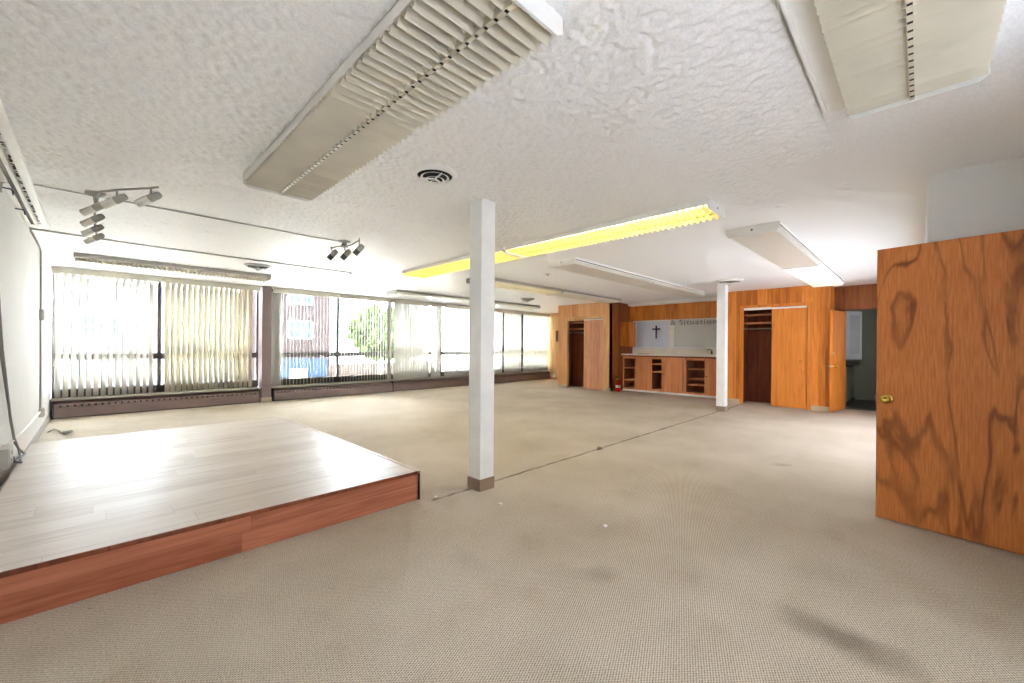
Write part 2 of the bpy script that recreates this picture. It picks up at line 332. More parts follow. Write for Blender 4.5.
# ------------------------------------------------------------------ mesh builder
class MB:
    def __init__(s): s.v = []; s.f = []; s.smooth = []
    def add(s, vs, fs, smooth=False):
        o = len(s.v); s.v += [tuple(v) for v in vs]
        for f in fs: s.f.append(tuple(i+o for i in f)); s.smooth.append(smooth)
        return s
    def box(s, x0, x1, y0, y1, z0, z1):
        x0, x1 = sorted((x0, x1)); y0, y1 = sorted((y0, y1)); z0, z1 = sorted((z0, z1))
        return s.add([(x0, y0, z0), (x1, y0, z0), (x1, y1, z0), (x0, y1, z0), (x0, y0, z1), (x1, y0, z1), (x1, y1, z1), (x0, y1, z1)],
                     [(3, 2, 1, 0), (4, 5, 6, 7), (0, 1, 5, 4), (1, 2, 6, 5), (2, 3, 7, 6), (3, 0, 4, 7)])
    def obox(s, c, size, rot):
        hx, hy, hz = (q/2 for q in size); m = rot.to_matrix() if isinstance(rot, Euler) else rot
        vs = [Vector(c)+m @ Vector(p) for p in [(-hx, -hy, -hz), (hx, -hy, -hz), (hx, hy, -hz), (-hx, hy, -hz), (-hx, -hy, hz), (hx, -hy, hz), (hx, hy, hz), (-hx, hy, hz)]]
        return s.add(vs, [(3, 2, 1, 0), (4, 5, 6, 7), (0, 1, 5, 4), (1, 2, 6, 5), (2, 3, 7, 6), (3, 0, 4, 7)])
    def lathe(s, prof, o=(0, 0, 0), axis=(0, 0, 1), seg=24, caps=True):
        """prof: list of (radius, height along axis)"""
        a = Vector(axis).normalized(); t = Vector((1, 0, 0)) if abs(a.x) < .9 else Vector((0, 1, 0))
        u = a.cross(t).normalized(); w = a.cross(u)
        vs = []; fs = []
        for r, h in prof:
            for k in range(seg):
                an = 2*PI*k/seg
                vs.append(Vector(o)+a*h+(u*math.cos(an)+w*math.sin(an))*max(r, 1e-5))
        for i in range(len(prof)-1):
            for k in range(seg):
                k2 = (k+1) % seg
                fs.append((i*seg+k, i*seg+k2, (i+1)*seg+k2, (i+1)*seg+k))
        if caps: fs.append(tuple(range(seg))[::-1]); fs.append(tuple((len(prof)-1)*seg+k for k in range(seg)))
        return s.add(vs, fs, True)
    def cyl(s, p0, p1, r, seg=12):
        p0 = Vector(p0); p1 = Vector(p1)
        return s.lathe([(r, 0), (r, (p1-p0).length)], p0, p1-p0, seg)
    def tube(s, pts, r, seg=8):
        pts = [Vector(p) for p in pts]; vs = []; fs = []; prev = None
        for i, p in enumerate(pts):
            d = (pts[min(i+1, len(pts)-1)]-pts[max(i-1, 0)]).normalized()
            if prev is None:
                t = Vector((0, 0, 1)) if abs(d.z) < .9 else Vector((1, 0, 0)); u = d.cross(t).normalized()
            else:
                u = (prev-d*prev.dot(d)).normalized()
            prev = u; w = d.cross(u)
            for k in range(seg):
                an = 2*PI*k/seg; vs.append(p+(u*math.cos(an)+w*math.sin(an))*r)
        for i in range(len(pts)-1):
            for k in range(seg):
                k2 = (k+1) % seg; fs.append((i*seg+k, i*seg+k2, (i+1)*seg+k2, (i+1)*seg+k))
        fs.append(tuple(range(seg))[::-1]); fs.append(tuple((len(pts)-1)*seg+k for k in range(seg)))
        return s.add(vs, fs, True)
    def prism(s, poly, y0, y1, plane='XZ'):
        n = len(poly); vs = []
        for y in (y0, y1):
            for a, b in poly:
                vs.append((a, y, b) if plane == 'XZ' else ((y, a, b) if plane == 'YZ' else (a, b, y)))
        fs = [tuple(range(n)), tuple(range(2*n-1, n-1, -1))]
        for i in range(n):
            j = (i+1) % n; fs.append((i, i+n, j+n, j))
        return s.add(vs, fs)
    def blob(s, c, r, seed=0, rough=.25, nu=10, nv=7, sq=(1, 1, 1)):
        rnd = random.Random(seed); vs = []; fs = []
        for i in range(nv+1):
            th = PI*i/nv
            for k in range(nu):
                ph = 2*PI*k/nu; rr = r*(1+rough*(rnd.random()-.5)*2)
                vs.append((c[0]+rr*sq[0]*math.sin(th)*math.cos(ph), c[1]+rr*sq[1]*math.sin(th)*math.sin(ph), c[2]+rr*sq[2]*math.cos(th)))
        for i in range(nv):
            for k in range(nu):
                k2 = (k+1) % nu; fs.append((i*nu+k, (i+1)*nu+k, (i+1)*nu+k2, i*nu+k2))
        return s.add(vs, fs, True)
    def build(s, name, mat, parent=None, bevel=0, local=False, label=None):
        off = Vector((0, 0, 0))
        if parent is not None and not local:
            p = parent
            while p is not None: off += p.location; p = p.parent
        me = bpy.data.meshes.new(name)
        me.from_pydata([tuple(Vector(v)-off) for v in s.v], [], s.f)
        for p, sm in zip(me.polygons, s.smooth): p.use_smooth = sm
        me.materials.append(M[mat] if isinstance(mat, str) else mat)
        import bmesh
        bm = bmesh.new(); bm.from_mesh(me); bmesh.ops.recalc_face_normals(bm, faces=bm.faces); bm.to_mesh(me); bm.free()
        o = bpy.data.objects.new(name, me); COL.objects.link(o)
        if parent is not None: o.parent = parent
        if bevel:
            bv = o.modifiers.new('bevel', 'BEVEL'); bv.width = bevel; bv.segments = 2; bv.limit_method = 'ANGLE'
        if label: o['label'] = label
        return o

def tag(o, label, cat, group=None, kind=None):
    o['label'] = label; o['category'] = cat
    if group: o['group'] = group
    if kind: o['kind'] = kind
    return o
def thing(name, loc, label, cat, group=None, rz=0):
    o = bpy.data.objects.new(name, None); COL.objects.link(o); o.empty_display_size = .1
    o.location = loc; o.rotation_euler = (0, 0, rz)
    return tag(o, label, cat, group)
def struct(name, mb, mat, parent=None, bevel=0):
    o = mb.build(name, mat, parent, bevel)
    if parent is None: o['kind'] = 'structure'
    return o
def copy_tree(o, parent=None):
    c = o.copy(); COL.objects.link(c)
    if parent is not None: c.parent = parent
    for ch in list(o.children): copy_tree(ch, c)
    return c

# ------------------------------------------------------------------ room shell
XL, YW, XR, YB = -.54, 10.72, 10.6, -.70      # left wall, window wall, closet wall, back wall
XK, XF = 11.88, 12.86                          # kitchen back wall, far end wall
struct('floor', MB().box(XL-.15, 15.2, YB-.15, YW+.2, -.12, 0), 'carpet')
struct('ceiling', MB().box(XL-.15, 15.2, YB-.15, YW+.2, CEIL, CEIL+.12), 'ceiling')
def stipple_sheet():
    # stippled plaster: real relief, fading to smooth plaster past x ~ 4, flat along the taped joints
    import numpy as np
    rng = np.random.default_rng(3); st = .0125
    xs = np.arange(XL, 5.2, st); ys = np.arange(.4, YW+.1, st); nx, ny = len(xs), len(ys)
    def blur(a, k):
        for ax in (0, 1):
            b = a.copy()
            for d in range(1, k+1): b += np.roll(a, d, ax)+np.roll(a, -d, ax)
            a = b/(2*k+1)
        return a
    def norm(a): return (a-a.mean())/a.std()
    g = rng.standard_normal((nx, ny))
    fine = norm(g+.9*norm(blur(g, 1)))
    fine = np.clip(fine, -1.6, 1.2)
    X, Y = np.meshgrid(xs, ys, indexing='ij')
    low = norm(blur(blur(blur(rng.standard_normal((nx, ny)), 14), 14), 10))
    sw = rng.standard_normal((nx, ny))
    for d in range(1): sw = blur(blur(sw, 3), 3)
    k = 22; a = sw.copy()
    for d in range(1, k+1): a += np.roll(sw, d, 0)+np.roll(sw, -d, 0)
    sw = norm(a)
    S1 = lambda v, a, b: (lambda t: t*t*(3-2*t))(np.clip((v-a)/(b-a), 0, 1))
    fade = 1-S1(X+.35*low, 3.1, 4.6)
    far = S1(Y+.4*low, 4.2, 5.6)
    jt = S1(np.abs(Y+.03*low-4.0), .035, .07)*(.35+.65*S1(np.abs(Y+.008*low-1.17), .008, .02))
    h = fade*jt*(fine*(.0040*(1-.5*far))+np.maximum(sw, -.3)*.0034*far)
    Z = CEIL-.0080-h
    Z = np.minimum(Z, CEIL-.0006)
    edge = (X > 5.1); Z[edge] = CEIL-.0006
    Z = CEIL-.0006+(Z-(CEIL-.0006))*np.where(fade > .02, 1, 1)
    base = 1-S1(X, 4.7, 5.15); Z = (CEIL-.0006)*(1-base)+Z*base
    co = np.stack([X, Y, Z], -1).reshape(-1, 3).astype(np.float32)
    ii = np.arange(nx*ny).reshape(nx, ny)
    q = np.stack([ii[:-1, :-1], ii[:-1, 1:], ii[1:, 1:], ii[1:, :-1]], -1).reshape(-1, 4).astype(np.int32)
    me = bpy.data.meshes.new('stipple'); me.vertices.add(len(co)); me.vertices.foreach_set('co', co.ravel())
    me.loops.add(q.size); me.loops.foreach_set('vertex_index', q.ravel())
    me.polygons.add(len(q)); me.polygons.foreach_set('loop_start', np.arange(0, q.size, 4, dtype=np.int32)); me.polygons.foreach_set('loop_total', np.full(len(q), 4, np.int32))
    me.polygons.foreach_set('use_smooth', np.ones(len(q), bool))
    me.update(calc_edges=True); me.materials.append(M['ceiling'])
    o = bpy.data.objects.new('stippled_plaster', me); COL.objects.link(o); o.parent = bpy.data.objects['ceiling']
stipple_sheet()
struct('wall_left', MB().box(XL-.15, XL, YB-.15, YW+.2, 0, CEIL), 'white_wall')
# window wall: low wall under the glass, posts between panes are window frames
struct('wall_window', MB().box(XL, 13.1, YW, YW+.2, 0, .335).box(XL, 13.1, YW, YW+.2, 2.6, CEIL), 'white_wall')
# back wall behind the viewpoint: a wide opening, added for fill light, and the doorway of the open door
bw = MB().box(XL, -.2, YB-.15, YB, 0, CEIL).box(-.2, 2.95, YB-.15, YB, 0, .7).box(-.2, 2.95, YB-.15, YB, 2.56, CEIL)
# its frosted window is unseen and added for fill light
bw.box(2.95, 3.15, YB-.15, YB, 0, CEIL).box(3.15, 4.06, YB-.15, YB, 2.08, CEIL).box(4.06, 4.46, YB-.15, YB, 0, CEIL)
struct('wall_back', bw, 'white_wall')
f = MB().box(-.2, 2.95, YB-.12, YB-.04, .7, .76).box(-.2, 2.95, YB-.12, YB-.04, 2.5, 2.56)
for x in (-.2, 1.345, 2.89): f.box(x, x+.06, YB-.12, YB-.04, .7, 2.56)
w = struct('window_9', f, 'white_paint')
MB().box(-.2, 2.95, YB-.085, YB-.08, .74, 2.52).build('pane', 'frosted', w)
# unseen lobby, added to block daylight at the open door's doorway
struct('wall_light_block', MB().box(2.6, 2.7, -2.6, YB-.15, 0, CEIL).box(4.9, 5.0, -2.6, YB-.15, 0, CEIL).box(2.6, 5.0, -2.7, -2.6, 0, CEIL).box(2.6, 5.0, -2.7, YB-.15, CEIL, CEIL+.1).box(2.6, 5.0, -2.7, YB-.15, -.1, 0), 'white_wall')
struct('wall_right', MB().box(4.46, 5.4, YB-.15, -.04, 0, CEIL).box(9.9, 11.28, -.19, -.04, 0, CEIL).box(5.4, 9.9, -.19, -.04, 0, .35).box(5.4, 9.9, -.19, -.04, 1.75, CEIL), 'white_wall')
f = MB().box(5.4, 9.9, -.17, -.07, .35, .41).box(5.4, 9.9, -.17, -.07, 1.69, 1.75)
for x in (5.4, 6.9, 8.4, 9.84): f.box(x, x+.06, -.17, -.07, .35, 1.75)
w = struct('window_10', f, 'white_paint')  # unseen window added to light the closets and kitchen
MB().box(5.4, 9.9, -.125, -.12, .39, 1.71).build('pane', 'frosted_dim', w)
# closet wall with its doorway, orange panelling
cw = MB().box(XR, XR+.08, 1.3, 1.66, 0, CEIL).box(XR, XR+.08, 1.66, 2.94, 2.2, CEIL).box(XR, XR+.08, 2.94, 3.4, 0, CEIL)
cw.box(XR+.08, 11.2, 1.3, 1.36, 0, CEIL)
struct('wall_closet', cw, 'wood_orange')
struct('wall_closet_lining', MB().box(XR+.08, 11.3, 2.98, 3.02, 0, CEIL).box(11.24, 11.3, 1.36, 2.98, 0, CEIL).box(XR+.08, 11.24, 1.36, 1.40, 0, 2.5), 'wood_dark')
# header over the passage, and its side
struct('wall_passage', MB().box(11.2, 11.28, -.04, 1.3, 2.12, CEIL).box(11.2, 11.28, -.04, .30, 0, 2.12).box(11.2, 11.28, 1.14, 1.3, 0, 2.12), 'wood_brown')
# left closet block
lc = MB().box(XR, XR+.08, 6.4, 6.66, 0, CEIL).box(XR, XR+.08, 6.66, 7.98, 2.16, CEIL).box(XR, XR+.08, 7.98, 8.36, 0, CEIL)
lc.box(XR+.08, XF, 8.28, 8.36, 0, CEIL)
struct('wall_coat_closet', lc, 'wood_glare')
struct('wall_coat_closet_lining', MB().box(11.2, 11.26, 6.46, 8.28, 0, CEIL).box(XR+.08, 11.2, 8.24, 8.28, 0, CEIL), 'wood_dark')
struct('wall_kitchen_side', MB().box(XR, XK+.1, 6.4, 6.46, 0, CEIL).box(XR+.08, XK+.1, 3.34, 3.4, 0, CEIL), 'wood_brown')
struct('wall_far', MB().box(XF, XF+.1, 8.28, YW+.2, 0, CEIL), 'wood_blond')
# kitchen back wall: blue-grey painted panels
struct('wall_kitchen_back', MB().box(XK, XK+.1, 5.16, 6.4, 0, CEIL), 'panel_blue')
struct('wall_kitchen_back.001', MB().box(XK, XK+.1, 3.4, 5.16, 0, CEIL), 'panel_grey')
struct('trim_1', MB().box(XK-.025, XK, 5.10, 5.22, 1.27, 2.12).box(XK-.02, XK, 3.4, 6.32, 1.27, 1.31).box(XK-.02, XK, 3.4, 6.32, 2.08, 2.12).box(XK-.02, XK, 6.27, 6.32, 1.31, 2.08), 'white_paint')
struct('wall_kitchen_band', MB().box(11.70, 11.76, 3.4, 6.4, 2.11, 2.56), 'wood_orange')
struct('trim_2', MB().box(11.45, 11.78, 3.4, 6.34, 2.555, CEIL), 'white_paint')
# bathroom beyond the passage
struct('wall_bathroom', MB().box(13.6, 13.7, -.2, 2.0, 0, CEIL).box(11.28, 13.6, 1.5, 1.6, 0, CEIL).box(11.28, 13.6, -.2, -.1, 0, 1.2).box(11.28, 13.6, -.2, -.1, 2.2, CEIL).box(11.28, 11.9, -.2, -.1, 1.2, 2.2).box(13.2, 13.6, -.2, -.1, 1.2, 2.2), 'bath_wall')
w = struct('window_11', MB().box(11.9, 13.2, -.18, -.12, 1.2, 1.25).box(11.9, 13.2, -.18, -.12, 2.15, 2.2).box(11.9, 11.95, -.18, -.12, 1.2, 2.2).box(13.15, 13.2, -.18, -.12, 1.2, 2.2), 'white_paint')  # unseen window added to brighten the bathroom
MB().box(11.92, 13.18, -.155, -.15, 1.22, 2.18).build('pane', 'frosted_bath', w)
struct('floor_bathroom', MB().box(11.45, 13.6, -.1, 1.5, 0, .012), 'bath_floor')
# door frames
t = MB().box(XR-.02, XR, 2.90, 2.98, 0, 2.28).box(XR-.02, XR, 1.60, 1.68, 0, 2.28).box(XR-.02, XR, 1.68, 2.90, 2.22, 2.28)
struct('trim_3', t, 'wood_slide')
t = MB().box(XR-.02, XR, 7.98, 8.04, 0, 2.24).box(XR-.02, XR, 6.60, 6.66, 0, 2.24).box(XR-.02, XR, 6.66, 7.98, 2.16, 2.24)
struct('trim_4', t, 'wood_blond')
# base boards
struct('baseboard_right', MB().box(XR-.012, XR, 2.98, 3.4, 0, .10).box(XR-.012, XR, 1.3, 1.60, 0, .10), 'base_beige')
struct('baseboard_closet', MB().box(XR-.012, XR, 6.4, 6.6, 0, .09).box(XR-.012, XR, 8.04, 8.36, 0, .09), 'base_beige')
struct('baseboard_left', MB().box(XL, XL+.012, YB, YW, 0, .11), 'base_grey')
struct('baseboard_far', MB().box(XF-.012, XF, 8.36, YW, 0, .10), 'wood_cab')
struct('baseboard_kitchen', MB().box(11.20, 11.225, 3.4, 6.36, 0, .05), 'white_paint')

# ------------------------------------------------------------------ windows
edges = [(-.53, .90), (.90, 2.62), (2.86, 4.45), (4.45, 5.95), (5.95, 7.70), (7.70, 9.34), (9.34, 11.32), (11.32, 12.86)]
YG = 10.82
for i, (a, b) in enumerate(edges):
    f = MB()
    f.box(a, a+.03, YG-.06, YG+.06, .335, 2.6).box(b-.03, b, YG-.06, YG+.06, .335, 2.6)
    f.box(a, b, YG-.06, YG+.06, 2.55, 2.6).box(a, b, YG-.06, YG+.06, .335, .48).box(a+.03, b-.03, YG-.06, YG+.06, 1.0, 1.12)
    w = struct('window_%d' % (i+1), f, 'bronze')
    MB().box(a+.03, b-.03, YG-.004, YG+.004, .48, 1.0).box(a+.03, b-.03, YG-.004, YG+.004, 1.12, 2.55).build('pane', 'glass', w)
    MB().box(a+.05, b-.05, YG-.085, YG-.06, .48, .50).build('glazing_bead', 'sill', w)
struct('window_sill', MB().box(XL, 2.62, YW-.20, YW+.04, .305, .335).box(2.86, XF, YW-.20, YW+.04, .305, .335), 'sill', bevel=.004)

# brown post between the two bays
p = thing('window_post', (2.74, 10.63, 0), 'brown painted square post standing between the two window bays', 'post')
MB().box(2.645, 2.835, 10.53, 10.82, .10, CEIL).build('shaft', 'brown_metal', p, bevel=.004)
MB().box(2.635, 2.845, 10.52, 10.82, 0, .10).build('base_trim', 'base_beige', p, label='cream base trim')

# baseboard heaters along the window wall
def heater(a, b, y, label, mat='brown_metal'):
    t = thing('baseboard_heater', ((a+b)/2, y+.05, 0), label, 'heater', 'brown baseboard heaters under the windows')
    yb = YW-.005
    MB().prism([(y, .02), (y, .185), (y+.012, .195), (y+.012, .02)], a, b, 'YZ').build('front_panel', mat, t)
    MB().prism([(y+.03, .245), (yb, .285), (yb, .262), (y+.03, .225)], a, b, 'YZ').build('top_hood', mat, t)
    MB().box(a, b, y+.06, yb, .0, .225).build('back_body', 'dark_slot', t)
    g = MB(); n = int((b-a)/.085)
    for k in range(n):
        x = a+(k+.5)*(b-a)/n; g.box(x-.026, x+.026, y+.012, y+.06, .196, .224)
    g.build('louvers', mat, t)
    MB().box(a-.004, a+.012, y-.004, yb, 0, .285).build('end_cap', 'dark_slot', t)
    MB().box(b-.012, b+.004, y-.004, yb, 0, .285).build('end_cap', 'dark_slot', t)
    return t
heater(-.50, 2.60, 10.48, 'brown baseboard heater between the white left wall and brown post')
heater(2.88, 5.88, 10.49, 'brown baseboard heater just right of the brown post')
heater(5.90, 9.28, 10.52, 'brown baseboard heater under closed blinds, partly behind front white column')
heater(9.30, 12.82, 10.54, 'brown baseboard heater ending at the blond wood end wall')

# vertical blinds
def blind(a, b, ang, label, pitch=.09, w=.1, stack=None, gap=None, y=10.63, mat='slat'):
    t = thing('vertical_blind', ((a+b)/2, y, .34), label, 'blind', 'vertical blinds at the windows')
    MB().box(a, b, y-.075, y-.062, 2.50, 2.615).box(a, b, y-.062, y+.06, 2.595, 2.615).build('valance', 'valance', t)
    MB().box(a+.02, b-.02, y-.025, y+.025, 2.535, 2.585).build('head_rail', 'white_metal', t)
    s = MB(); rnd = random.Random(int(a*100)); n = max(1, int((b-a-.06)/pitch))
    def slat(x, an, z0=.345, z1=2.535):
        c, q = math.cos(an), math.sin(an); vs = []; m = 4
        for z in (z0, z1):
            for k in range(m+1):
                u = (k/m-.5)*w; bow = .006*(1-(2*k/m-1)**2)
                for th in (0, .0012):
                    vs.append((x+u*c-(bow+th)*q, y+u*q+(bow+th)*c, z))
        fs = []; row = 2*(m+1)
        for k in range(m):
            i = 2*k
            fs += [(i, i+2, i+2+row, i+row), (i+1, i+1+row, i+3+row, i+3), (i, i+1, i+3, i+2), (i+row, i+2+row, i+3+row, i+1+row)]
        fs += [(0, row, row+1, 1), (2*m, 2*m+1, 2*m+1+row, 2*m+row)]
        s.add(vs, fs, True)
    for k in range(n):
        x = a+.03+(k+.5)*pitch
        if gap and gap[0] < x < gap[1]: continue
        slat(x, R(ang+rnd.uniform(-2.5, 2.5)), .345+rnd.uniform(0, .006))
    if stack:
        for k in range(stack[2]): slat(stack[0]+(stack[1]-stack[0])*k/stack[2], R(24+rnd.uniform(-6, 6)))
    s.build('slats', mat, t)
    c = MB()
    c.tube([(a+.03, y-.045, 2.54), (a+.03, y-.05, 1.4), (a+.034, y-.05, .9)], .004, 6)
    c.build('pull_cord', 'white_metal', t)
    return t
blind(-.53, .93, 48, 'half open white vertical blind beside the white left wall', pitch=.094)
blind(.94, 2.60, 33, 'half open shaded vertical blind just left of the brown post', pitch=.089, mat='slat_shaded')
blind(2.88, 4.40, 70, 'vertical blind turned edge-on showing the brick building, right of brown post', pitch=.078, stack=(2.90, 3.06, 7))
blind(4.42, 5.93, 66, 'vertical blind turned edge-on in front of the green tree', pitch=.078, stack=(5.80, 5.88, 4))
blind(5.94, 7.70, 9, 'closed white vertical blind with one slat missing, next to the open blinds', gap=(7.14, 7.235))
blind(7.71, 9.33, 12, 'closed white vertical blind passing behind the front white column', pitch=.088)
blind(9.34, 11.32, 10, 'closed white vertical blind just right of the front white column', gap=(10.28, 10.34), mat='slat_thin')
blind(11.33, 12.84, 8, 'closed white vertical blind beside the blond wood end wall', mat='slat_thin')

# ------------------------------------------------------------------ columns
def column(x, y, s, label, base='base_brown'):
    t = thing('support_column', (x, y, 0), label, 'column', 'square white columns')
    MB().box(x-s/2, x+s/2, y-s/2, y+s/2, .105, CEIL-.001).build('shaft', 'white_paint', t, bevel=.004)
    h = s/2+.006
    MB().box(x-h, x+h, y-h, y+h, 0, .105).build('base_trim', base, t, bevel=.003, label='brown vinyl base')
    return t
column(2.50, 2.86, .165, 'square white column standing in front beside the low wooden platform')
column(9.06, 2.88, .165, 'square white column standing by the kitchen counter', 'base_brown')

# ------------------------------------------------------------------ platform
t = thing('stage_platform', (.75, 4.8, 0), 'low rectangular stage platform with glare-paled laminate top and cherry sides', 'platform')
x0, x1, y0, y1 = -.47, 1.935, 3.0, 6.66
MB().box(x0, x1-.02, y0+.004, y1, .225, .24).build('deck', 'lam_top', t, bevel=.002)
MB().box(x0, x1-.012, y0+.006, y0+.02, 0, .225).build('front_fascia', 'lam_side', t)
MB().box(x1-.02, x1-.006, y0+.006, y1, 0, .225).build('side_fascia', 'lam_side2', t)
MB().box(x0+.01, x1-.03, y0+.05, y1-.02, 0, .224).build('inner_frame', 'wood_cab', t)
MB().box(x0, x1, y0-.004, y0+.006, .218, .243).build('front_nosing', 'wood_dark', t)
MB().box(x1-.022, x1+.006, y0-.004, y1, .226, .245).build('side_nosing', 'lam_top', t, label='slightly raised edge strip')  # pale top colour stands in for light on this edge
MB().box(x1-.010, x1+.002, y0-.003, y0+.008, 0, .22).build('corner_bead', 'dark_slot', t)

# ------------------------------------------------------------------ ceiling lights
def louver_light(L=2.44, W=.50, louver='cream_louver', tube='tube', housing='white_metal', pitch=.058):
    """runs along local +Y from 0 to L, hung under z = 0"""
    t = thing('fluorescent_fixture', (0, 0, 0), 'x', 'ceiling light')
    h = W/2
    m = MB().box(-h, h, 0, L, -.012, 0)
    for s in (-1, 1):
        m.prism([(s*h, 0), (s*(h+.012), 0), (s*(h+.012), -.008), (s*h, -.008)], 0, L)
        m.prism([(s*h, -.0), (s*(h-.006), -.0), (s*(h-.006), -.062), (s*h, -.062)], 0, L)
    m.build('housing', housing, t)
    for y in (0, L):
        e = MB().prism([(-h-.006, 0), (h+.006, 0), (h+.006, -.075), (h-.03, -.098), (-h+.03, -.098), (-h-.006, -.075)], y-.006, y+.006)
        c = e.build('end_cap', housing, t)
        d = MB()
        sgn = -1 if y == 0 else 1
        d.cyl((0, y+sgn*.006, -.045), (0, y+sgn*.008, -.045), .009)
        d.build('screw_hole', 'dark_slot', c)
    m = MB(); n = int((L-.03)/pitch); rq = random.Random(11)
    for k in range(n):
        y = .03+(k+.5)*(L-.06)/n
        q0 = 30+rq.gauss(0, 3.5)+4*math.sin(k*.7)
        for s in (-1, 1):
            q = R(q0+rq.gauss(0, 1.5))
            # plate across one half, notched near the centre strip, leaning along +Y
            lo, hi = .008, h-.004
            poly = [(lo, -.020), (hi, -.020), (hi, .026), (lo+.05, .026), (lo, .004)]
            vs = []
            for th in (-.0012, .0012):
                for px, pz in poly:
                    vs.append((s*px, y+math.sin(q)*(-pz)+math.cos(q)*th, -.076+math.cos(q)*pz+math.sin(q)*th))
            k5 = len(poly)
            m.add(vs, [tuple(range(k5)), tuple(range(2*k5-1, k5-1, -1))]+[(i, i+k5, (i+1) % k5+k5, (i+1) % k5) for i in range(k5)])
    m.build('louver_blades', louver, t)
    MB().box(-.010, .010, .02, L-.02, -.095, -.060).build('centre_strip', louver, t)
    m = MB()
    for k in range(n):
        y = .03+(k+.5)*(L-.06)/n; m.box(-.008, .008, y-.009, y+.004, -.0965, -.0945)
    m.build('louver_slots', 'dark_slot', t)
    for x in (-.12, .12):
        MB().cyl((x, .06, -.034), (x, L-.06, -.034), .014, 10).build('tube', tube, t)
    return t
def lens_light(L=2.57, W=.50, lens='lens', housing='white_metal'):
    t = thing('fluorescent_fixture', (0, 0, 0), 'x', 'ceiling light')
    h = W/2
    m = MB().box(-h, h, 0, L, -.02, 0)
    for s in (-1, 1):
        m.prism([(s*h, 0), (s*(h+.01), 0), (s*(h+.01), -.05), (s*h, -.05)], 0, L)
    m.build('housing', housing, t)
    for y in (0, L):
        e = MB().prism([(-h-.012, 0), (h+.012, 0), (h+.012, -.06), (h-.02, -.098), (-h+.02, -.098), (-h-.012, -.06)], y-.008, y+.008)
        c = e.build('end_cap', housing, t)
        sgn = -1 if y == 0 else 1
        MB().cyl((0, y+sgn*.008, -.045), (0, y+sgn*.010, -.045), .010).build('screw_hole', 'dark_slot', c)
    MB().prism([(-h, -.052), (-h+.025, -.088), (h-.025, -.088), (h, -.052), (h-.004, -.052), (h-.027, -.084), (-h+.027, -.084), (-h+.004, -.052)], .006, L-.006).build('lens', lens, t)
    for s in (-1, 1):
        MB().box(s*(h+.010), s*(h+.014), .0, L, -.040, -.030).build('side_groove', 'charcoal', t)
    for x in (-.12, .12):
        MB().cyl((x, .06, -.04), (x, L-.06, -.04), .014, 10).build('tube', 'tube', t)
    return t
def place(t, x, y, rz, label, group):
    t.location = (x, y, CEIL-.0005); t.rotation_euler = (0, 0, rz); t['label'] = label; t['group'] = group
    return t
XD = R(-90)      # local +Y pointing along world +X
G1 = 'louvered fluorescent fixtures on the ceiling'; G2 = 'lens covered fluorescent fixtures on the ceiling'
lv = louver_light(L=2.72); place(lv, 1.06, 1.03, 0, 'long cream louvered ceiling light over the platform, nearest the round vent', G1)
lb = louver_light(L=2.5, W=.50)
MB().box(-.350, -.335, 0, 2.5, -.034, 0).box(-.350, -.25, 0, 2.5, -.020, 0).build('mounting_rail', 'white_metal', lb)
place(lb, .36, .03, XD, 'cream louvered ceiling light above the big open wooden door', G1)
ly = louver_light(L=2.56, W=.44, louver='louver_glow', tube='tube_yellow', pitch=.06)
place(ly, 4.02, 1.33, 0, 'lit yellow louvered ceiling light, the whole one right of the front column', G1)
c = copy_tree(ly); place(c, 4.02, 3.93, 0, 'lit yellow louvered ceiling light passing behind the front column', G1)
lg = louver_light(L=2.44, W=.50, louver='cream_louver', tube='tube_yellow', housing='grey_metal'); place(lg, 5.16, 6.12, XD, 'grey louvered ceiling light with faint glow just behind the front column', G1)
ln = lens_light(); place(ln, 5.02, 1.30, XD, 'white unlit lens ceiling light joined end to end to the glowing one', G2)
ll = lens_light(lens='lens_lit'); place(ll, 7.61, 1.30, XD, 'pale glowing lens ceiling light in front of the orange closet wall', G2)
c = copy_tree(ln); place(c, 5.0, 3.89, XD, 'white lens ceiling light between the yellow light and the cross', G2)
c = copy_tree(ln); place(c, 7.60, 3.89, XD, 'white lens ceiling light leading up to the kitchen band', G2)
gl = lens_light(housing='grey_metal'); place(gl, 7.62, 6.12, XD, 'grey lens ceiling light pointing at the coat closet', G2)
c = copy_tree(gl); place(c, 5.02, 9.05, XD, 'grey lens ceiling light above closed blinds, left of the front column', G2)
c = copy_tree(gl); place(c, 7.62, 9.05, XD, 'grey lens ceiling light above closed blinds, right of the front column', G2)
lw = louver_light(L=2.55, W=.5, louver='cream_louver', housing='grey_metal'); place(lw, -.22, 8.98, XD, 'grey louvered ceiling light above the half open blinds at left', G1)
# slotted strip along the left wall
t = thing('ceiling_slot_strip', (-.42, 5.4, CEIL), 'long white slotted ceiling strip running along the white left wall', 'ceiling strip')
MB().box(-.415, -.365, 1.5, 6.95, CEIL-.045, CEIL).build('outer_rail', 'white_metal', t, bevel=.003)
MB().box(-.535, -.500, 1.5, 6.95, CEIL-.045, CEIL).build('wall_rail', 'white_metal', t, bevel=.003)
MB().box(-.470, -.445, 1.5, 6.95, CEIL-.04, CEIL).build('centre_rail', 'white_metal', t)
MB().box(-.5, -.415, 1.5, 6.95, CEIL-.008, CEIL).build('slot_back', 'dark_slot', t)
m = MB()
for k in range(180):
    y = 1.52+k*.03; m.box(-.499, -.471, y, y+.006, CEIL-.035, CEIL-.008)
m.build('louvers', 'grey_metal', t)

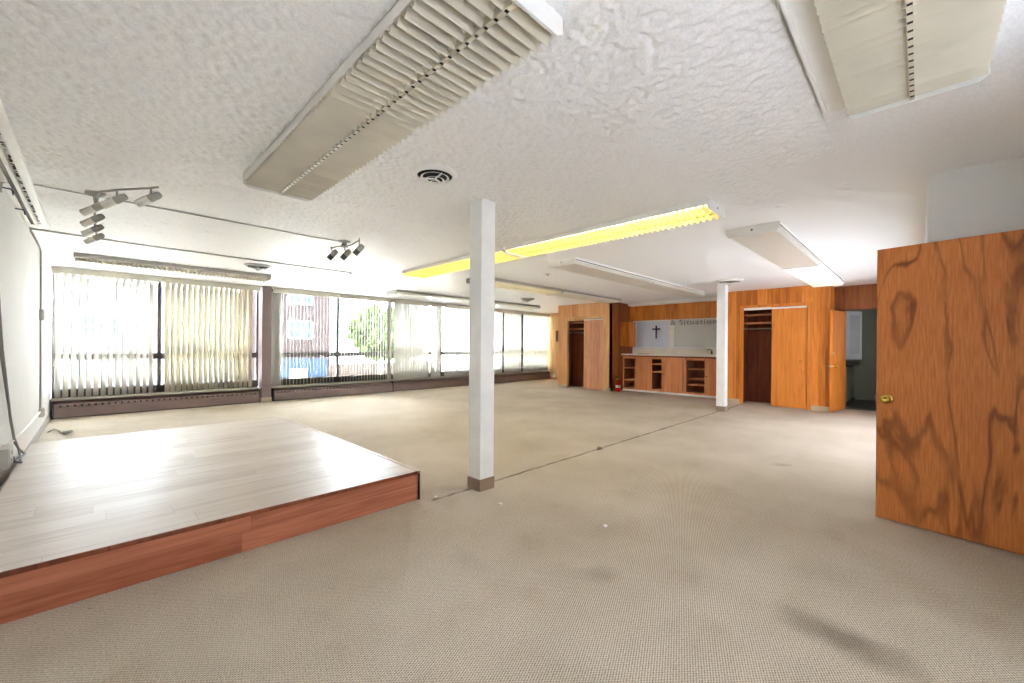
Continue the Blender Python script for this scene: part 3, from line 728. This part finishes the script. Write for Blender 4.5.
# ------------------------------------------------------------------ round vents, detectors
def vent(x, y, r, label, ring='white_metal'):
    t = thing('ceiling_vent', (x, y, CEIL), label, 'ceiling vent', 'round ceiling vents')
    z = CEIL-.009
    MB().lathe([(r*1.22, .009), (r*1.22, -.005), (r*.99, -.030), (r*.95, -.030), (r*.94, -.02), (r*.94, .009), (r*1.22, .009)], (x, y, z), seg=40, caps=False).build('flange', ring, t)
    MB().lathe([(r*.93, -.003), (r*.93, -.006)], (x, y, z), seg=40).build('duct', 'dark_slot', t)
    MB().lathe([(r*.935, .006), (r*.935, -.0195)], (x, y, z), seg=40, caps=False).build('duct_collar', 'dark_slot', t)
    for ra, zl in ((.78, -.038), (.54, -.056), (.31, -.074)):
        MB().lathe([(r*(ra-.11), zl+.007), (r*ra, zl), (r*(ra-.02), zl-.002), (r*(ra-.13), zl+.005), (r*(ra-.11), zl+.007)], (x, y, z), seg=40, caps=False).build('cone_ring', ring, t)
    MB().lathe([(r*.02, -.07), (r*.13, -.086), (r*.11, -.090), (.001, -.090)], (x, y, z), seg=32).build('centre_cone', ring, t)
    m = MB()
    for k in range(3):
        an = R(20+120*k); m.obox((x+.45*r*math.cos(an), y+.45*r*math.sin(an), z-.045), (r*.86, .005, .012), Euler((0, 0, an)))
    m.build('spokes', ring, t)
    return t
vent(1.82, 2.64, .14, 'round white ceiling vent with dark rings beside the front column')
vent(1.90, 7.85, .16, 'small round ceiling vent above the brown window post', 'grey_metal')
vent(8.45, 7.75, .16, 'dark round ceiling vent near the coat closet', 'grey_metal')
vent(8.78, 2.66, .20, 'round white ceiling vent tight against the back white column')
t = thing('sprinkler_head', (5.83, 4.85, CEIL), 'small round chrome sprinkler plate on ceiling between two lens lights', 'sprinkler')
MB().lathe([(.05, 0), (.05, -.006), (.02, -.014), (.012, -.03), (.02, -.034), (.001, -.036)], (5.83, 4.85, CEIL), seg=20).build('plate', 'chrome', t)
t = thing('junction_cover', (4.48, .92, CEIL), 'round white blank cover on ceiling near the unlit lens light', 'cover plate')
MB().lathe([(.045, 0), (.045, -.008), (.03, -.014), (.001, -.014)], (4.48, .92, CEIL), seg=20).build('disc', 'white_paint', t)

# ------------------------------------------------------------------ track lights and conduit
t = thing('track_light', (-.03, 5.1, CEIL), 'grey bent rail track light with six spotlights near the left wall', 'track light')
bar = [(.34, 4.22, 2.52), (.303, 4.285, 2.52), (.117, 4.54, 2.52), (.022, 4.70, 2.52), (0, 4.9, 2.52), (-.006, 5.25, 2.52), (-.006, 5.7, 2.52), (.005, 6.3, 2.52)]
MB().tube(bar, .009, 8).build('rail', 'rod_grey', t)
MB().lathe([(.07, 0), (.07, -.03), (.02, -.045), (.012, -.11)], (-.0, 5.15, CEIL), seg=20).build('canopy', 'rod_grey', t)
def spot(root, top, head, aim, r=.029, ln=.145, m1='spot_grey', m2='rod_grey'):
    top = Vector(top); head = Vector(head); a = Vector(aim).normalized()
    st = MB().cyl(top, head+Vector((0, 0, .01)), .007, 8).build('spot_stem', m2, root)
    b = MB().lathe([(r*.6, -.02), (r*.95, -.005), (r, .05), (r, ln), (r*.85, ln), (r*.8, ln-.03), (.001, ln-.03)], head-a*.04, a, 18).build('spot_head', m1, st, local=False)
    MB().lathe([(r*.5, -.035), (r*.8, -.03), (r*.97, -.008), (r*1.03, .05), (r*1.0, .052)], head-a*.04, a, 18).build('spot_cap', m2, b)
aimv = (-.72, .42, -.5)
for top, hd in [((.303, 4.285, 2.52), (.303, 4.285, 2.44)), ((.117, 4.54, 2.52), (.117, 4.54, 2.44)), ((.0, 4.9, 2.52), (0, 4.88, 2.43)), ((-.005, 5.3, 2.52), (-.005, 5.3, 2.42)), ((-.006, 5.72, 2.52), (-.006, 5.72, 2.41)), ((.004, 6.22, 2.52), (.004, 6.22, 2.42))]:
    spot(t, top, hd, aimv)
t = thing('ceiling_spotlight', (2.22, 5.2, CEIL), 'small three armed ceiling spotlight with charcoal heads over the carpet', 'spotlight')
MB().lathe([(.075, 0), (.075, -.018), (.03, -.025), (.03, -.06), (.045, -.065), (.045, -.085), (.001, -.09)], (2.22, 5.2, CEIL), seg=24).build('canopy', 'rod_grey', t)
MB().tube([(2.13, 5.38, 2.545), (2.17, 5.3, 2.56), (2.22, 5.2, 2.55), (2.24, 5.02, 2.55), (2.25, 4.84, 2.575)], .008, 8).build('arm', 'rod_grey', t)
for top, hd in [((2.13, 5.38, 2.56), (2.14, 5.36, 2.46)), ((2.22, 5.2, 2.55), (2.235, 5.18, 2.45)), ((2.25, 4.84, 2.60), (2.245, 4.84, 2.46))]:
    spot(t, top, hd, (-.5, .45, -.75), r=.034, ln=.115, m1='charcoal', m2='rod_grey')
zc = CEIL-.017
tag(MB().tube([(-.535, 5.22, 2.50), (-.53, 5.22, 2.58), (-.45, 5.22, zc), (-.07, 5.222, zc), (.75, 5.235, zc), (1.4, 5.23, zc), (1.82, 5.25, zc), (2.15, 5.22, zc)], .008, 6).build('ceiling_conduit', 'conduit'), 'thin grey conduit linking the two spotlight fixtures across the ceiling', 'conduit', 'ceiling conduits')
tag(MB().tube([(-.535, 7.26, zc), (.4, 7.34, zc), (1.55, 7.35, zc), (3.05, 7.335, zc), (3.25, 7.335, zc)], .011, 6).cyl((1.72, 7.35, zc), (1.82, 7.35, zc), .016).cyl((3.25, 7.335, zc+.01), (3.25, 7.335, zc-.03), .02).build('ceiling_conduit', 'conduit'), 'longer grey conduit on ceiling nearest the blinds', 'conduit', 'ceiling conduits')
# left wall raceways, boxes, cords
xw = XL+.012
t = thing('wall_raceway', (xw, 8.6, .33), 'thin metal raceway running down and along the white left wall', 'raceway')
MB().tube([(xw, 7.3, 2.60), (xw, 8.5, 2.60), (xw, 8.62, 2.57), (xw, 8.64, 2.5), (xw, 8.66, .36)], .011, 6).build('riser', 'conduit', t)
MB().tube([(xw, 8.66, .345), (xw, 7, .36), (xw, 5.40, .415)], .012, 6).build('low_run', 'white_metal', t)
def wbox(y, z, label, w=.11, h=.13, d=.045):
    t = thing('wall_outlet_box', (XL, y, z-h/2), label, 'outlet box', 'grey outlet boxes on the left wall')
    MB().box(XL, XL+d, y-w/2, y+w/2, z-h/2, z+h/2).build('box_body', 'grey_metal', t, bevel=.004)
    MB().box(XL+d, XL+d+.004, y-w*.4, y+w*.4, z-h*.42, z+h*.42).build('cover_plate', 'conduit', t)
    m = MB()
    for dz in (-.03, .03): m.box(XL+d+.004, XL+d+.0055, y-.012, y+.012, z+dz-.012, z+dz+.012)
    m.build('socket_slots', 'dark_slot', t)
wbox(8.66, 1.69, 'grey outlet box halfway up the raceway on the white left wall', .16, .15)
wbox(8.68, .335, 'grey outlet box low on left wall where raceway turns', .16, .12)
wbox(5.30, .37, 'grey outlet box just above platform with cords plugged in', .26, .16, .06)
t = thing('power_cord', (XL+.03, 5.6, .3), 'pair of grey power cords hanging down the white left wall', 'cord')
MB().tube([(XL+.02, 4.95, 1.75), (XL+.02, 5.2, 1.25), (XL+.02, 5.7, .62), (XL+.02, 6.0, .36), (XL+.04, 6.1, .28), (XL+.08, 6.0, .252), (XL+.07, 5.8, .26), (XL+.09, 5.6, .252), (XL+.07, 5.4, .30)], .009, 6).build('cord_strand', 'grey_cable', t)
MB().tube([(XL+.02, 4.9, 1.6), (XL+.02, 5.15, 1.2), (XL+.025, 5.62, .66), (XL+.02, 5.95, .42), (XL+.04, 6.02, .30), (XL+.06, 5.9, .255), (XL+.05, 5.6, .27), (XL+.06, 5.42, .34)], .008, 6).build('cord_strand', 'grey_cable', t)
for y, z, l in ((6.11, 2.575, 'small dark hook high on white left wall, the far one'), (5.30, 2.56, 'small dark hook high on white left wall, the near one')):
    tag(MB().tube([(XL, y, z), (XL+.05, y, z), (XL+.06, y, z-.02), (XL+.06, y+.02, z-.04)], .006, 6).build('wall_hook', 'charcoal'), l, 'hook', 'hooks on the left wall')
# loose wire in the corner
t = thing('loose_wire', (-.33, 8.75, 0), 'loose wire end with crumpled white paper on carpet by left wall', 'wire')
MB().tube([(-.47, 8.9, .02), (-.42, 9.1, .03), (-.36, 8.95, .02), (-.33, 8.7, .012), (-.28, 8.55, .012), (-.25, 8.7, .012), (-.31, 8.8, .02)], .007, 6).build('wire_strand', 'grey_cable', t)
MB().blob((-.28, 8.72, .03), .05, 4, .35, 8, 5, (1, 1.2, .55)).build('paper_wad', 'paper', t)

# ------------------------------------------------------------------ kitchen counter
t = thing('bar_counter', (11.5, 4.9, 1.05), 'long pale laminate worktop on the kitchen base cabinets', 'worktop')
MB().box(11.17, XK, 3.4, 6.40, 1.06, 1.10).build('worktop', 'counter', t, bevel=.004)
struct('trim_7', MB().box(XK-.02, XK, 3.4, 6.40, 1.101, 1.25), 'counter')
MB().box(11.20, 11.23, 3.42, 6.38, 1.02, 1.06).build('front_rail', 'wood_cabin', t)
def cabinet(a, b, bays, label):
    t = thing('base_cabinet', (11.5, (a+b)/2, 0), label, 'cabinet', 'kitchen base cabinets')
    X0, X1 = 11.24, 11.84
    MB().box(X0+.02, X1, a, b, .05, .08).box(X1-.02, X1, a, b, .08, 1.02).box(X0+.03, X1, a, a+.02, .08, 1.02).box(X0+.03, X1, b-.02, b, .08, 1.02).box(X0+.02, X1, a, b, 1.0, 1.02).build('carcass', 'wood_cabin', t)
    m = MB().box(X0, X0+.03, a, b, .96, 1.02).box(X0, X0+.03, a, b, .05, .10)
    for y in (a, b-.035): m.box(X0, X0+.03, y, y+.035, .05, 1.02)
    m.build('face_frame', 'wood_cab', t)
    for kind, c, d, zs in bays:
        if kind == 'door':
            dr = MB().box(X0+.004, X0+.022, c, d, .07, .99).build('sliding_door', 'wood_cab', t, bevel=.002)
            MB().lathe([(.018, 0), (.018, .002), (.012, .003), (.001, .003)], (X0+.004, d-.05, .55), (-1, 0, 0), 14).build('finger_pull', 'brass', dr)
        else:
            for z in zs:
                MB().box(X0+.04, X1-.02, c, d, z, z+.03).build('shelf', 'wood_cab', t)
            MB().box(X0+.05, X1-.02, c-.015, c, .08, 1.0).build('divider', 'wood_cabin', t)
    return t
cabinet(5.50, 6.38, [('open', 5.98, 6.36, (.30, .66)), ('door', 5.52, 5.98, None)], 'base cabinet with open shelves beside the red extinguisher')
cabinet(4.52, 5.49, [('open', 5.14, 5.46, (.58, .80)), ('door', 4.58, 5.16, None)], 'base cabinet in the middle under the cross, narrow shelf opening')
cabinet(3.42, 4.51, [('open', 4.00, 4.44, (.28, .44, .70)), ('door', 3.45, 4.00, None)], 'base cabinet with four shelf openings beside the back white column')
t = thing('wall_cabinet', (11.31, 6.25, 1.31), 'small wooden wall cabinet hung left of the cross above the counter', 'cabinet')
MB().box(11.13, 11.49, 6.12, 6.399, 1.31, 2.05).build('body', 'wood_orange', t)
d = MB().box(11.135, 11.485, 6.10, 6.118, 1.32, 2.04).build('door', 'wood_slide', t, bevel=.002)
MB().lathe([(.012, 0), (.014, .012), (.001, .018)], (11.17, 6.10, 1.4), (0, -1, 0), 12).build('knob', 'brass', d)
t = MB().box(XK-.02, XK-.001, 5.605, 5.65, 1.565, 1.955).box(XK-.02, XK-.001, 5.505, 5.75, 1.825, 1.87).build('wall_cross', 'navy')
tag(t, 'dark violet cross fixed on the pale kitchen wall', 'cross')
# lettering
cu = bpy.data.curves.new('lettering', 'FONT'); cu.body = '& Situation'; cu.size = .20; cu.extrude = .004; cu.space_character = 1.12
tmp = bpy.data.objects.new('tmp', cu); COL.objects.link(tmp); bpy.context.view_layer.update()
me = bpy.data.meshes.new_from_object(tmp.evaluated_get(bpy.context.evaluated_depsgraph_get()))
COL.objects.unlink(tmp); bpy.data.objects.remove(tmp)
me.materials.clear(); me.materials.append(M['letter'])
o = bpy.data.objects.new('wall_lettering', me); COL.objects.link(o)
o.rotation_euler = (R(90), 0, R(-90)); o.scale = (1.3, 1.0, 1.0); o.location = (XK-.026, 5.20, 1.955)
tag(o, 'grey letters across the top of the pale wall beside the back column', 'lettering')
# items on the counter
t = thing('countertop_tap', (11.62, 3.95, 1.10), 'small dark tap on the counter next to the back white column', 'tap')
MB().lathe([(.035, 0), (.035, .015), (.018, .02), (.016, .12)], (11.62, 3.95, 1.10), seg=14).build('tap_body', 'black', t)
MB().tube([(11.62, 3.95, 1.21), (11.58, 3.97, 1.25), (11.5, 4.0, 1.25), (11.46, 4.02, 1.21)], .012, 8).build('spout', 'chrome', t)
tag(MB().obox((11.42, 3.86, 1.115), (.18, .28, .03), Euler((0, 0, .3))).build('paper_stack', 'paper', bevel=.003), 'small white stack of papers on the counter beside the tap', 'papers')
tag(MB().box(11.5, 11.78, 5.75, 6.05, 1.10, 1.112).build('counter_tray', 'base_brown', bevel=.004), 'flat brown tray lying on the counter below the wall cabinet', 'tray')

# fire extinguisher
ex, ey = 10.73, 6.24
t = thing('fire_extinguisher', (ex, ey, 0), 'red fire extinguisher on the floor beside the base cabinets', 'fire extinguisher')
MB().lathe([(.06, 0), (.066, .01), (.066, .27), (.055, .31), (.025, .335), (.02, .36)], (ex, ey, 0), seg=20).build('cylinder', 'red', t)
MB().lathe([(.0672, .12), (.0672, .19)], (ex, ey, 0), seg=20).build('label_band', 'paper', t)
MB().box(ex-.018, ex+.018, ey-.025, ey+.025, .355, .39).build('valve', 'brass', t)
MB().prism([(ey-.02, .39), (ey+.03, .40), (ey+.12, .45), (ey+.12, .46), (ey+.02, .42), (ey-.02, .41)], ex-.01, ex+.01, 'YZ').build('handle', 'black', t)
MB().tube([(ex, ey-.02, .37), (ex-.05, ey-.07, .36), (ex-.07, ey-.085, .28), (ex-.07, ey-.07, .14)], .01, 8).build('hose', 'rubber', t)
MB().lathe([(.014, 0), (.014, .012)], (ex-.018, ey, .372), (-1, 0, 0), 12).build('gauge', 'chrome', t)

# ------------------------------------------------------------------ closets
def sliding_door(a, b, x, z1, mat, label, pull_y, pull_z, pull):
    t = thing('sliding_door', (x, (a+b)/2, 0), label, 'closet door', 'sliding closet doors')
    d = MB().box(x, x+.03, a, b, .012, z1).build('door_panel', mat, t, bevel=.002)
    MB().lathe([(.022, -.002), (.024, .003), (.018, .004), (.014, -.001), (.001, -.001)], (x, pull_y, pull_z), (-1, 0, 0), 18).build('finger_pull', pull, t)
    MB().box(x-.014, x+.05, a-.0, b, z1, z1+.035).build('hanger_rail', 'white_metal', t)
    return t
sliding_door(1.69, 2.34, XR+.005, 2.17, 'wood_slide', 'orange wooden sliding door of the closet near the back column', 1.80, 1.02, 'brass')
sliding_door(6.67, 7.36, XR+.005, 2.11, 'wood_door', 'pinkish wooden sliding door of the coat closet by the far windows', 7.26, 1.0, 'brass')
for (a, b, zs, nm, x1) in [(1.41, 2.97, 1.87, 'the closet near the back column', 11.23), (6.47, 8.23, 1.86, 'the coat closet by the far windows', 11.19)]:
    tag(MB().box(XR+.18, x1, a, b, zs, zs+.03).build('closet_shelf', 'wood_cab', bevel=.002), 'wooden hat shelf inside '+nm, 'shelf', 'closet shelves')
    t = thing('closet_rod', (10.9, (a+b)/2, zs-.14), 'hanging rod below the shelf inside '+nm, 'rod', 'closet rods')
    MB().cyl((10.9, a+.0, zs-.12), (10.9, b-.0, zs-.12), .016, 12).build('rod', 'chrome', t)
    for y in (a+.008, b-.008): MB().lathe([(.03, -.008), (.03, .008)], (10.9, y, zs-.12), (0, 1, 0), 14).build('rod_socket', 'chrome', t)
    tag(MB().box(XR+.30, x1, a, b, zs+.20, zs+.225).build('closet_shelf', 'wood_cab'), 'upper wooden shelf inside '+nm, 'shelf', 'closet shelves')
struct('trim_5', MB().box(XR-.004, XR+.07, 2.345, 2.94, 2.17, 2.22), 'white_metal')
struct('trim_6', MB().box(XR-.004, XR+.07, 7.365, 7.98, 2.11, 2.16), 'wood_blond')

# ------------------------------------------------------------------ passage door standing ajar
def knob(root, c, ax, r=.026, mat='brass', tag_=None):
    return MB().lathe([(r*1.1, 0), (r*1.1, .004), (r*.55, .008), (r*.45, .03), (r*.8, .04), (r, .052), (r*.92, .066), (r*.5, .074), (.001, .075)], c, ax, 20).build('knob', mat, root)
ang = math.atan2(1.12-1.27, 11.18-10.43)
t = thing('passage_door', (11.16, 1.12, 0), 'narrow wooden door standing open edge-on at the dark passage', 'door')
ux, uy = math.cos(ang), math.sin(ang)
Lr = .74
mid = Vector((11.16-ux*Lr/2, 1.12-uy*Lr/2, 1.05))
MB().obox(mid, (Lr, .04, 2.06), Euler((0, 0, ang))).build('door_leaf', 'wood_slide', t, bevel=.003)
lk = Vector((11.16-ux*(Lr-.06), 1.12-uy*(Lr-.06), .94)); nrm = Vector((-uy, ux, 0))
knob(t, lk+nrm*.02, nrm, .026, 'brass'); knob(t, lk-nrm*.02, -nrm, .026, 'brass')
for s in (-1, 1):
    MB().lathe([(.024, 0), (.024, .012), (.012, .02), (.001, .02)], lk+Vector((0, 0, .26))+nrm*.02*s, nrm*s, 16).build('dead_bolt', 'chrome', t)
MB().obox(Vector((11.16-ux*(Lr+.001), 1.12-uy*(Lr+.001), .94)), (.004, .026, .06), Euler((0, 0, ang))).build('latch_plate', 'chrome', t)
# bathroom fittings
t = thing('tall_mirror', (12.75, 1.2, .98), 'tall white framed mirror on the dim bathroom wall beyond the passage', 'mirror')
e = Euler((0, 0, R(-38)))
MB().obox((12.85, 1.13, 1.62), (.44, .04, 1.16), e).build('mirror_frame', 'white_paint', t, bevel=.004)
off = e.to_matrix() @ Vector((0.02, -.022, .02)); MB().obox(Vector((12.85, 1.13, 1.62))+off, (.26, .006, .92), e).build('mirror_glass', plain('pale mirror', sr(226, 228, 220), .15, spec=.8), t)
t = thing('vanity_unit', (12.6, 1.3, 0), 'low bathroom vanity with dark top beyond the passage', 'vanity')
MB().box(11.95, 13.3, 1.16, 1.49, .0, .90).build('vanity_body', 'bath_wall', t)
MB().box(11.9, 13.4, 1.04, 1.49, .90, .94).build('vanity_top', 'dark_top', t, bevel=.004)
MB().box(11.94, 13.32, 1.14, 1.16, 0, .10).build('toe_kick', 'dark_top', t)

# ------------------------------------------------------------------ big open door at right
hx, hy = 4.065, -.66; lx, ly_ = 4.222, .232
ang = math.atan2(ly_-hy, lx-hx); Ld = math.hypot(ly_-hy, lx-hx)
ux, uy = math.cos(ang), math.sin(ang); nrm = Vector((-uy, ux, 0))      # towards the viewpoint
t = thing('entrance_door', (hx, hy, 0), 'large open wooden door with swirling grain beside the right wall', 'door')
cen = Vector(((hx+lx)/2, (hy+ly_)/2, 1.0365))-nrm*.0225
leaf = MB().obox((0, 0, 0), (Ld, .045, 2.047), Euler((0, 0, 0))).build('door_leaf', 'swirl', t, bevel=.002, local=True)
leaf.location = cen-Vector((hx, hy, 0)); leaf.rotation_euler = (0, 0, ang)
kc = Vector((lx-ux*.065, ly_-uy*.065, .925))
rose = MB().lathe([(.036, 0), (.036, .004), (.028, .008), (.014, .012), (.012, .03), (.022, .038), (.030, .05), (.030, .060), (.02, .068), (.012, .0685), (.010, .066), (.001, .066)], kc, nrm, 28).build('knob', 'brass', t, label='brass door knob')
MB().lathe([(.034, 0), (.034, .004), (.013, .012), (.012, .03), (.028, .046), (.028, .056), (.001, .066)], kc-nrm*.045, -nrm, 24).build('knob', 'brass', t)
MB().obox(Vector((lx+ux*.0012, ly_+uy*.0012, .925))-nrm*.0225, (.003, .026, .057), Euler((0, 0, ang))).build('latch_plate', 'brass', t)
MB().obox(Vector((lx+ux*.006, ly_+uy*.006, .925))-nrm*.0225, (.016, .012, .016), Euler((0, 0, ang))).build('latch_bolt', 'chrome', t)
for z in (.25, 1.05, 1.85):
    MB().cyl((hx-.006, hy-.012, z-.045), (hx-.006, hy-.012, z+.045), .008, 10).build('hinge', 'brass', t)

# ------------------------------------------------------------------ far wall fittings
t = thing('wall_panel_switch', (XF, 10.2, 1.55), 'narrow dark switch panel on the blond wood end wall', 'switch')
MB().box(XF-.03, XF, 10.14, 10.24, 1.5, 1.93).build('plate', 'wood_dark', t, bevel=.003)
MB().box(XF-.036, XF-.03, 10.17, 10.21, 1.62, 1.80).build('rocker', 'dark_slot', t)
t = thing('floor_outlet', (XF, 10.35, .08), 'small white outlet low on the blond wood end wall', 'outlet')
MB().box(XF-.05, XF-.012, 10.28, 10.42, .08, .18).build('cover_plate', 'white_metal', t, bevel=.004)
MB().box(XF-.052, XF-.05, 10.33, 10.37, .11, .15).build('socket', 'dark_slot', t)

# ------------------------------------------------------------------ scraps on the carpet
for x, y, r, l in ((2.337, 2.434, .016, 'white paper scrap on carpet just in front of the front column'), (2.595, 1.606, .015, 'white paper scrap alone in the middle of the carpet'), (2.055, 2.94, .013, 'white paper scrap at the platform corner')):
    tag(MB().blob((x, y, r*.55), r, int(x*99), .35, 8, 5, (1.2, .9, .55)).build('paper_scrap', 'paper'), l, 'paper scrap', 'white scraps on the carpet')
tag(MB().blob((4.48, 2.86, .02), .035, 3, .4, 8, 5, (1.2, .8, .6)).build('carpet_tuft', 'base_brown'), 'brown tuft of torn carpet on the dark seam', 'carpet tuft')
m = MB(); rnd = random.Random(5)
for k in range(60):
    m.blob((rnd.uniform(-.2, 1.9), 2.98-abs(rnd.gauss(0, .10))-.02, .003), rnd.uniform(.003, .007), k, .3, 6, 4, (1, 1, .6))
tag(m.build('crumbs', 'base_beige'), 'sparse crumbs on the carpet along the platform front', 'crumbs', kind='stuff')

# ------------------------------------------------------------------ outside
struct('ground', MB().box(-40, 60, 10.95, 90, -1.8, -1.6), 'asphalt')
t = thing('brick_building', (0, 27, -1.6), 'mauve brick building with white windows across the street', 'building')
MB().box(5.7, 9.45, 24, 36, -1.6, 9).build('facade', 'brick', t)
MB().box(5.65, 9.5, 23.9, 36.1, 9, 9.3).build('parapet', 'sill', t)
MB().box(5.9, 9.25, 23.85, 24, -1.6, .55).build('shopfront', 'blue_front', t)
MB().box(7.3, 8.15, 23.78, 23.86, -.75, .0).build('notice_panel', 'paper', t)
t2 = thing('stucco_building', (0, 31, -1.6), 'low grey stucco building with dark windows left of the brick building', 'building')
MB().box(-16, 5.6, 27, 36, -1.6, 4.2).build('facade', 'stucco', t2)
MB().box(-16.1, 5.65, 26.9, 36.1, 4.2, 4.5).build('parapet', 'sill', t2)
t1 = t
for x in (-7, -3.2, .1, 3.6, 7.86):
    t = t1 if x > 5 else t2
    for z in (1.62, 3.48, 5.6, 7.4):
        if x < 5 and z > 2: continue
        w = MB()
        for dx in (-.32, .32):
            w.box(x+dx-.32, x+dx-.26, 23.9, 24.0, z, z+1.0).box(x+dx+.26, x+dx+.32, 23.9, 24, z, z+1.0).box(x+dx-.32, x+dx+.32, 23.9, 24, z, z+.06).box(x+dx-.32, x+dx+.32, 23.9, 24, z+.94, z+1.0).box(x+dx-.32, x+dx+.32, 23.9, 24, z+.47, z+.52).box(x+dx-.02, x+dx+.02, 23.92, 24, z, z+1)
        g = MB().box(x-.6, x+.6, 23.95, 24, z+.04, z+.96)
        if x < 5:
            w.v = [(a, b+3, c) for a, b, c in w.v]; g.v = [(a, b+3, c) for a, b, c in g.v]
        f = w.build('window_frame', 'win_white', t)
        g.build('window_pane', 'win_glass', f)
def tree(x, y, h, r, seed, label, group='street trees'):
    t = thing('street_tree', (x, y, -1.6), label, 'tree', group)
    rnd = random.Random(seed)
    m = MB().tube([(x, y, -1.6), (x+.05, y, .2), (x-.05, y+.1, h*.5)], .14, 10)
    for k in range(5):
        an = k*1.26; m.tube([(x, y, .2+.15*k), (x+.5*r*math.cos(an), y+.5*r*math.sin(an), h*.55+.1*k)], .05, 6)
    m.build('trunk', 'bark', t)
    f = MB()
    for k in range(420):
        a, b2 = rnd.uniform(0, 2*PI), math.acos(rnd.uniform(-1, 1)); q = rnd.uniform(.35, 1)**.5
        f.blob((x+r*q*math.sin(b2)*math.cos(a), y+r*q*math.sin(b2)*math.sin(a), h*.58+r*.95*q*math.cos(b2)), rnd.uniform(.10, .24), seed*1000+k, .5, 5, 4)
    f.build('foliage', 'leaf', t)
tree(11.2, 21.5, 3.4, 1.55, 1, 'green leafy street tree seen through the edge-on blind')
tree(14.4, 24.5, 3.2, 1.6, 2, 'green leafy street tree farther right behind the blinds')
tag(MB().box(9.7, 18, 26, 26.4, -1.6, .1).build('boundary_wall', 'stone', bevel=.02), 'low rough stone wall across the street under the trees', 'stone wall')
def car(x, y, label, mat):
    t = thing('parked_car', (x, y, -1.6), label, 'car')
    z = -1.6
    prof = [(x-2.1, z+.35), (x-2.1, z+.75), (x-1.5, z+.88), (x-.9, z+.95), (x-.3, z+1.42), (x+.9, z+1.42), (x+1.55, z+.98), (x+2.1, z+.92), (x+2.15, z+.4), (x+2.0, z+.28), (x-2.0, z+.28)]
    MB().prism(prof, y-.82, y+.82).build('body', mat, t, bevel=.05)
    MB().prism([(x-.75, z+.97), (x-.25, z+1.36), (x+.25, z+1.36), (x+.25, z+.97)], y-.83, y-.825).prism([(x+.32, z+.97), (x+.32, z+1.36), (x+.85, z+1.36), (x+1.35, z+1.0)], y-.83, y-.825).build('side_glass', 'win_glass', t)
    for dx in (-1.3, 1.35):
        for s in (-1, 1):
            w = MB().lathe([(.31, -.1), (.33, -.06), (.33, .06), (.31, .1)], (x+dx, y+s*.75, z+.33), (0, 1, 0), 20).build('wheel', 'rubber', t)
            MB().lathe([(.19, -.105), (.19, .105)], (x+dx, y+s*.75, z+.33), (0, 1, 0), 16).build('hub_cap', 'chrome', w)
car(3.2, 19.5, 'silver car parked across the street outside the half open blinds', 'car_paint')
car(13.2, 17.6, 'dark car parked under the street tree outside', 'charcoal')

# ------------------------------------------------------------------ light
w = bpy.data.worlds.new('overcast sky'); S.world = w; w.use_nodes = True
bg = w.node_tree.nodes['Background']; bg.inputs['Color'].default_value = (.84, .89, 1.0, 1); bg.inputs['Strength'].default_value = 6.4
sl = bpy.data.lights.new('sun', 'SUN'); sl.energy = 22; sl.angle = R(.6); sl.color = (.94, .94, 1)
so = bpy.data.objects.new('sun', sl); COL.objects.link(so); so.location = (-20, 0, 30)
so.rotation_euler = Vector((.56, .10, -.82)).to_track_quat('-Z', 'Y').to_euler()

# ------------------------------------------------------------------ camera
cam = bpy.data.cameras.new('camera'); co = bpy.data.objects.new('camera', cam); COL.objects.link(co)
F, HY = 412., 346.3
cam.sensor_fit = 'HORIZONTAL'; cam.sensor_width = 36; cam.lens = 36*F/1024
cam.shift_y = (HY-341.5)/1024
yaw = R(44.65)-PI/2
ROLL = R(.4)
co.matrix_world = Matrix.Translation((0, 0, 1.30)) @ Matrix.Rotation(yaw, 4, 'Z') @ Matrix.Rotation(PI/2, 4, 'X') @ Matrix.Rotation(ROLL, 4, 'Z')
cam.clip_start = .02; cam.clip_end = 300
S.camera = co
S.view_settings.view_transform = 'Standard'; S.view_settings.look = 'None'
S.view_settings.gamma = 1; S.view_settings.use_curve_mapping = False
S.view_settings.exposure = 3.35
S.cycles.use_denoising = True
S.cycles.max_bounces = 12; S.cycles.diffuse_bounces = 6; S.cycles.transparent_max_bounces = 12
S.cycles.sample_clamp_indirect = 8
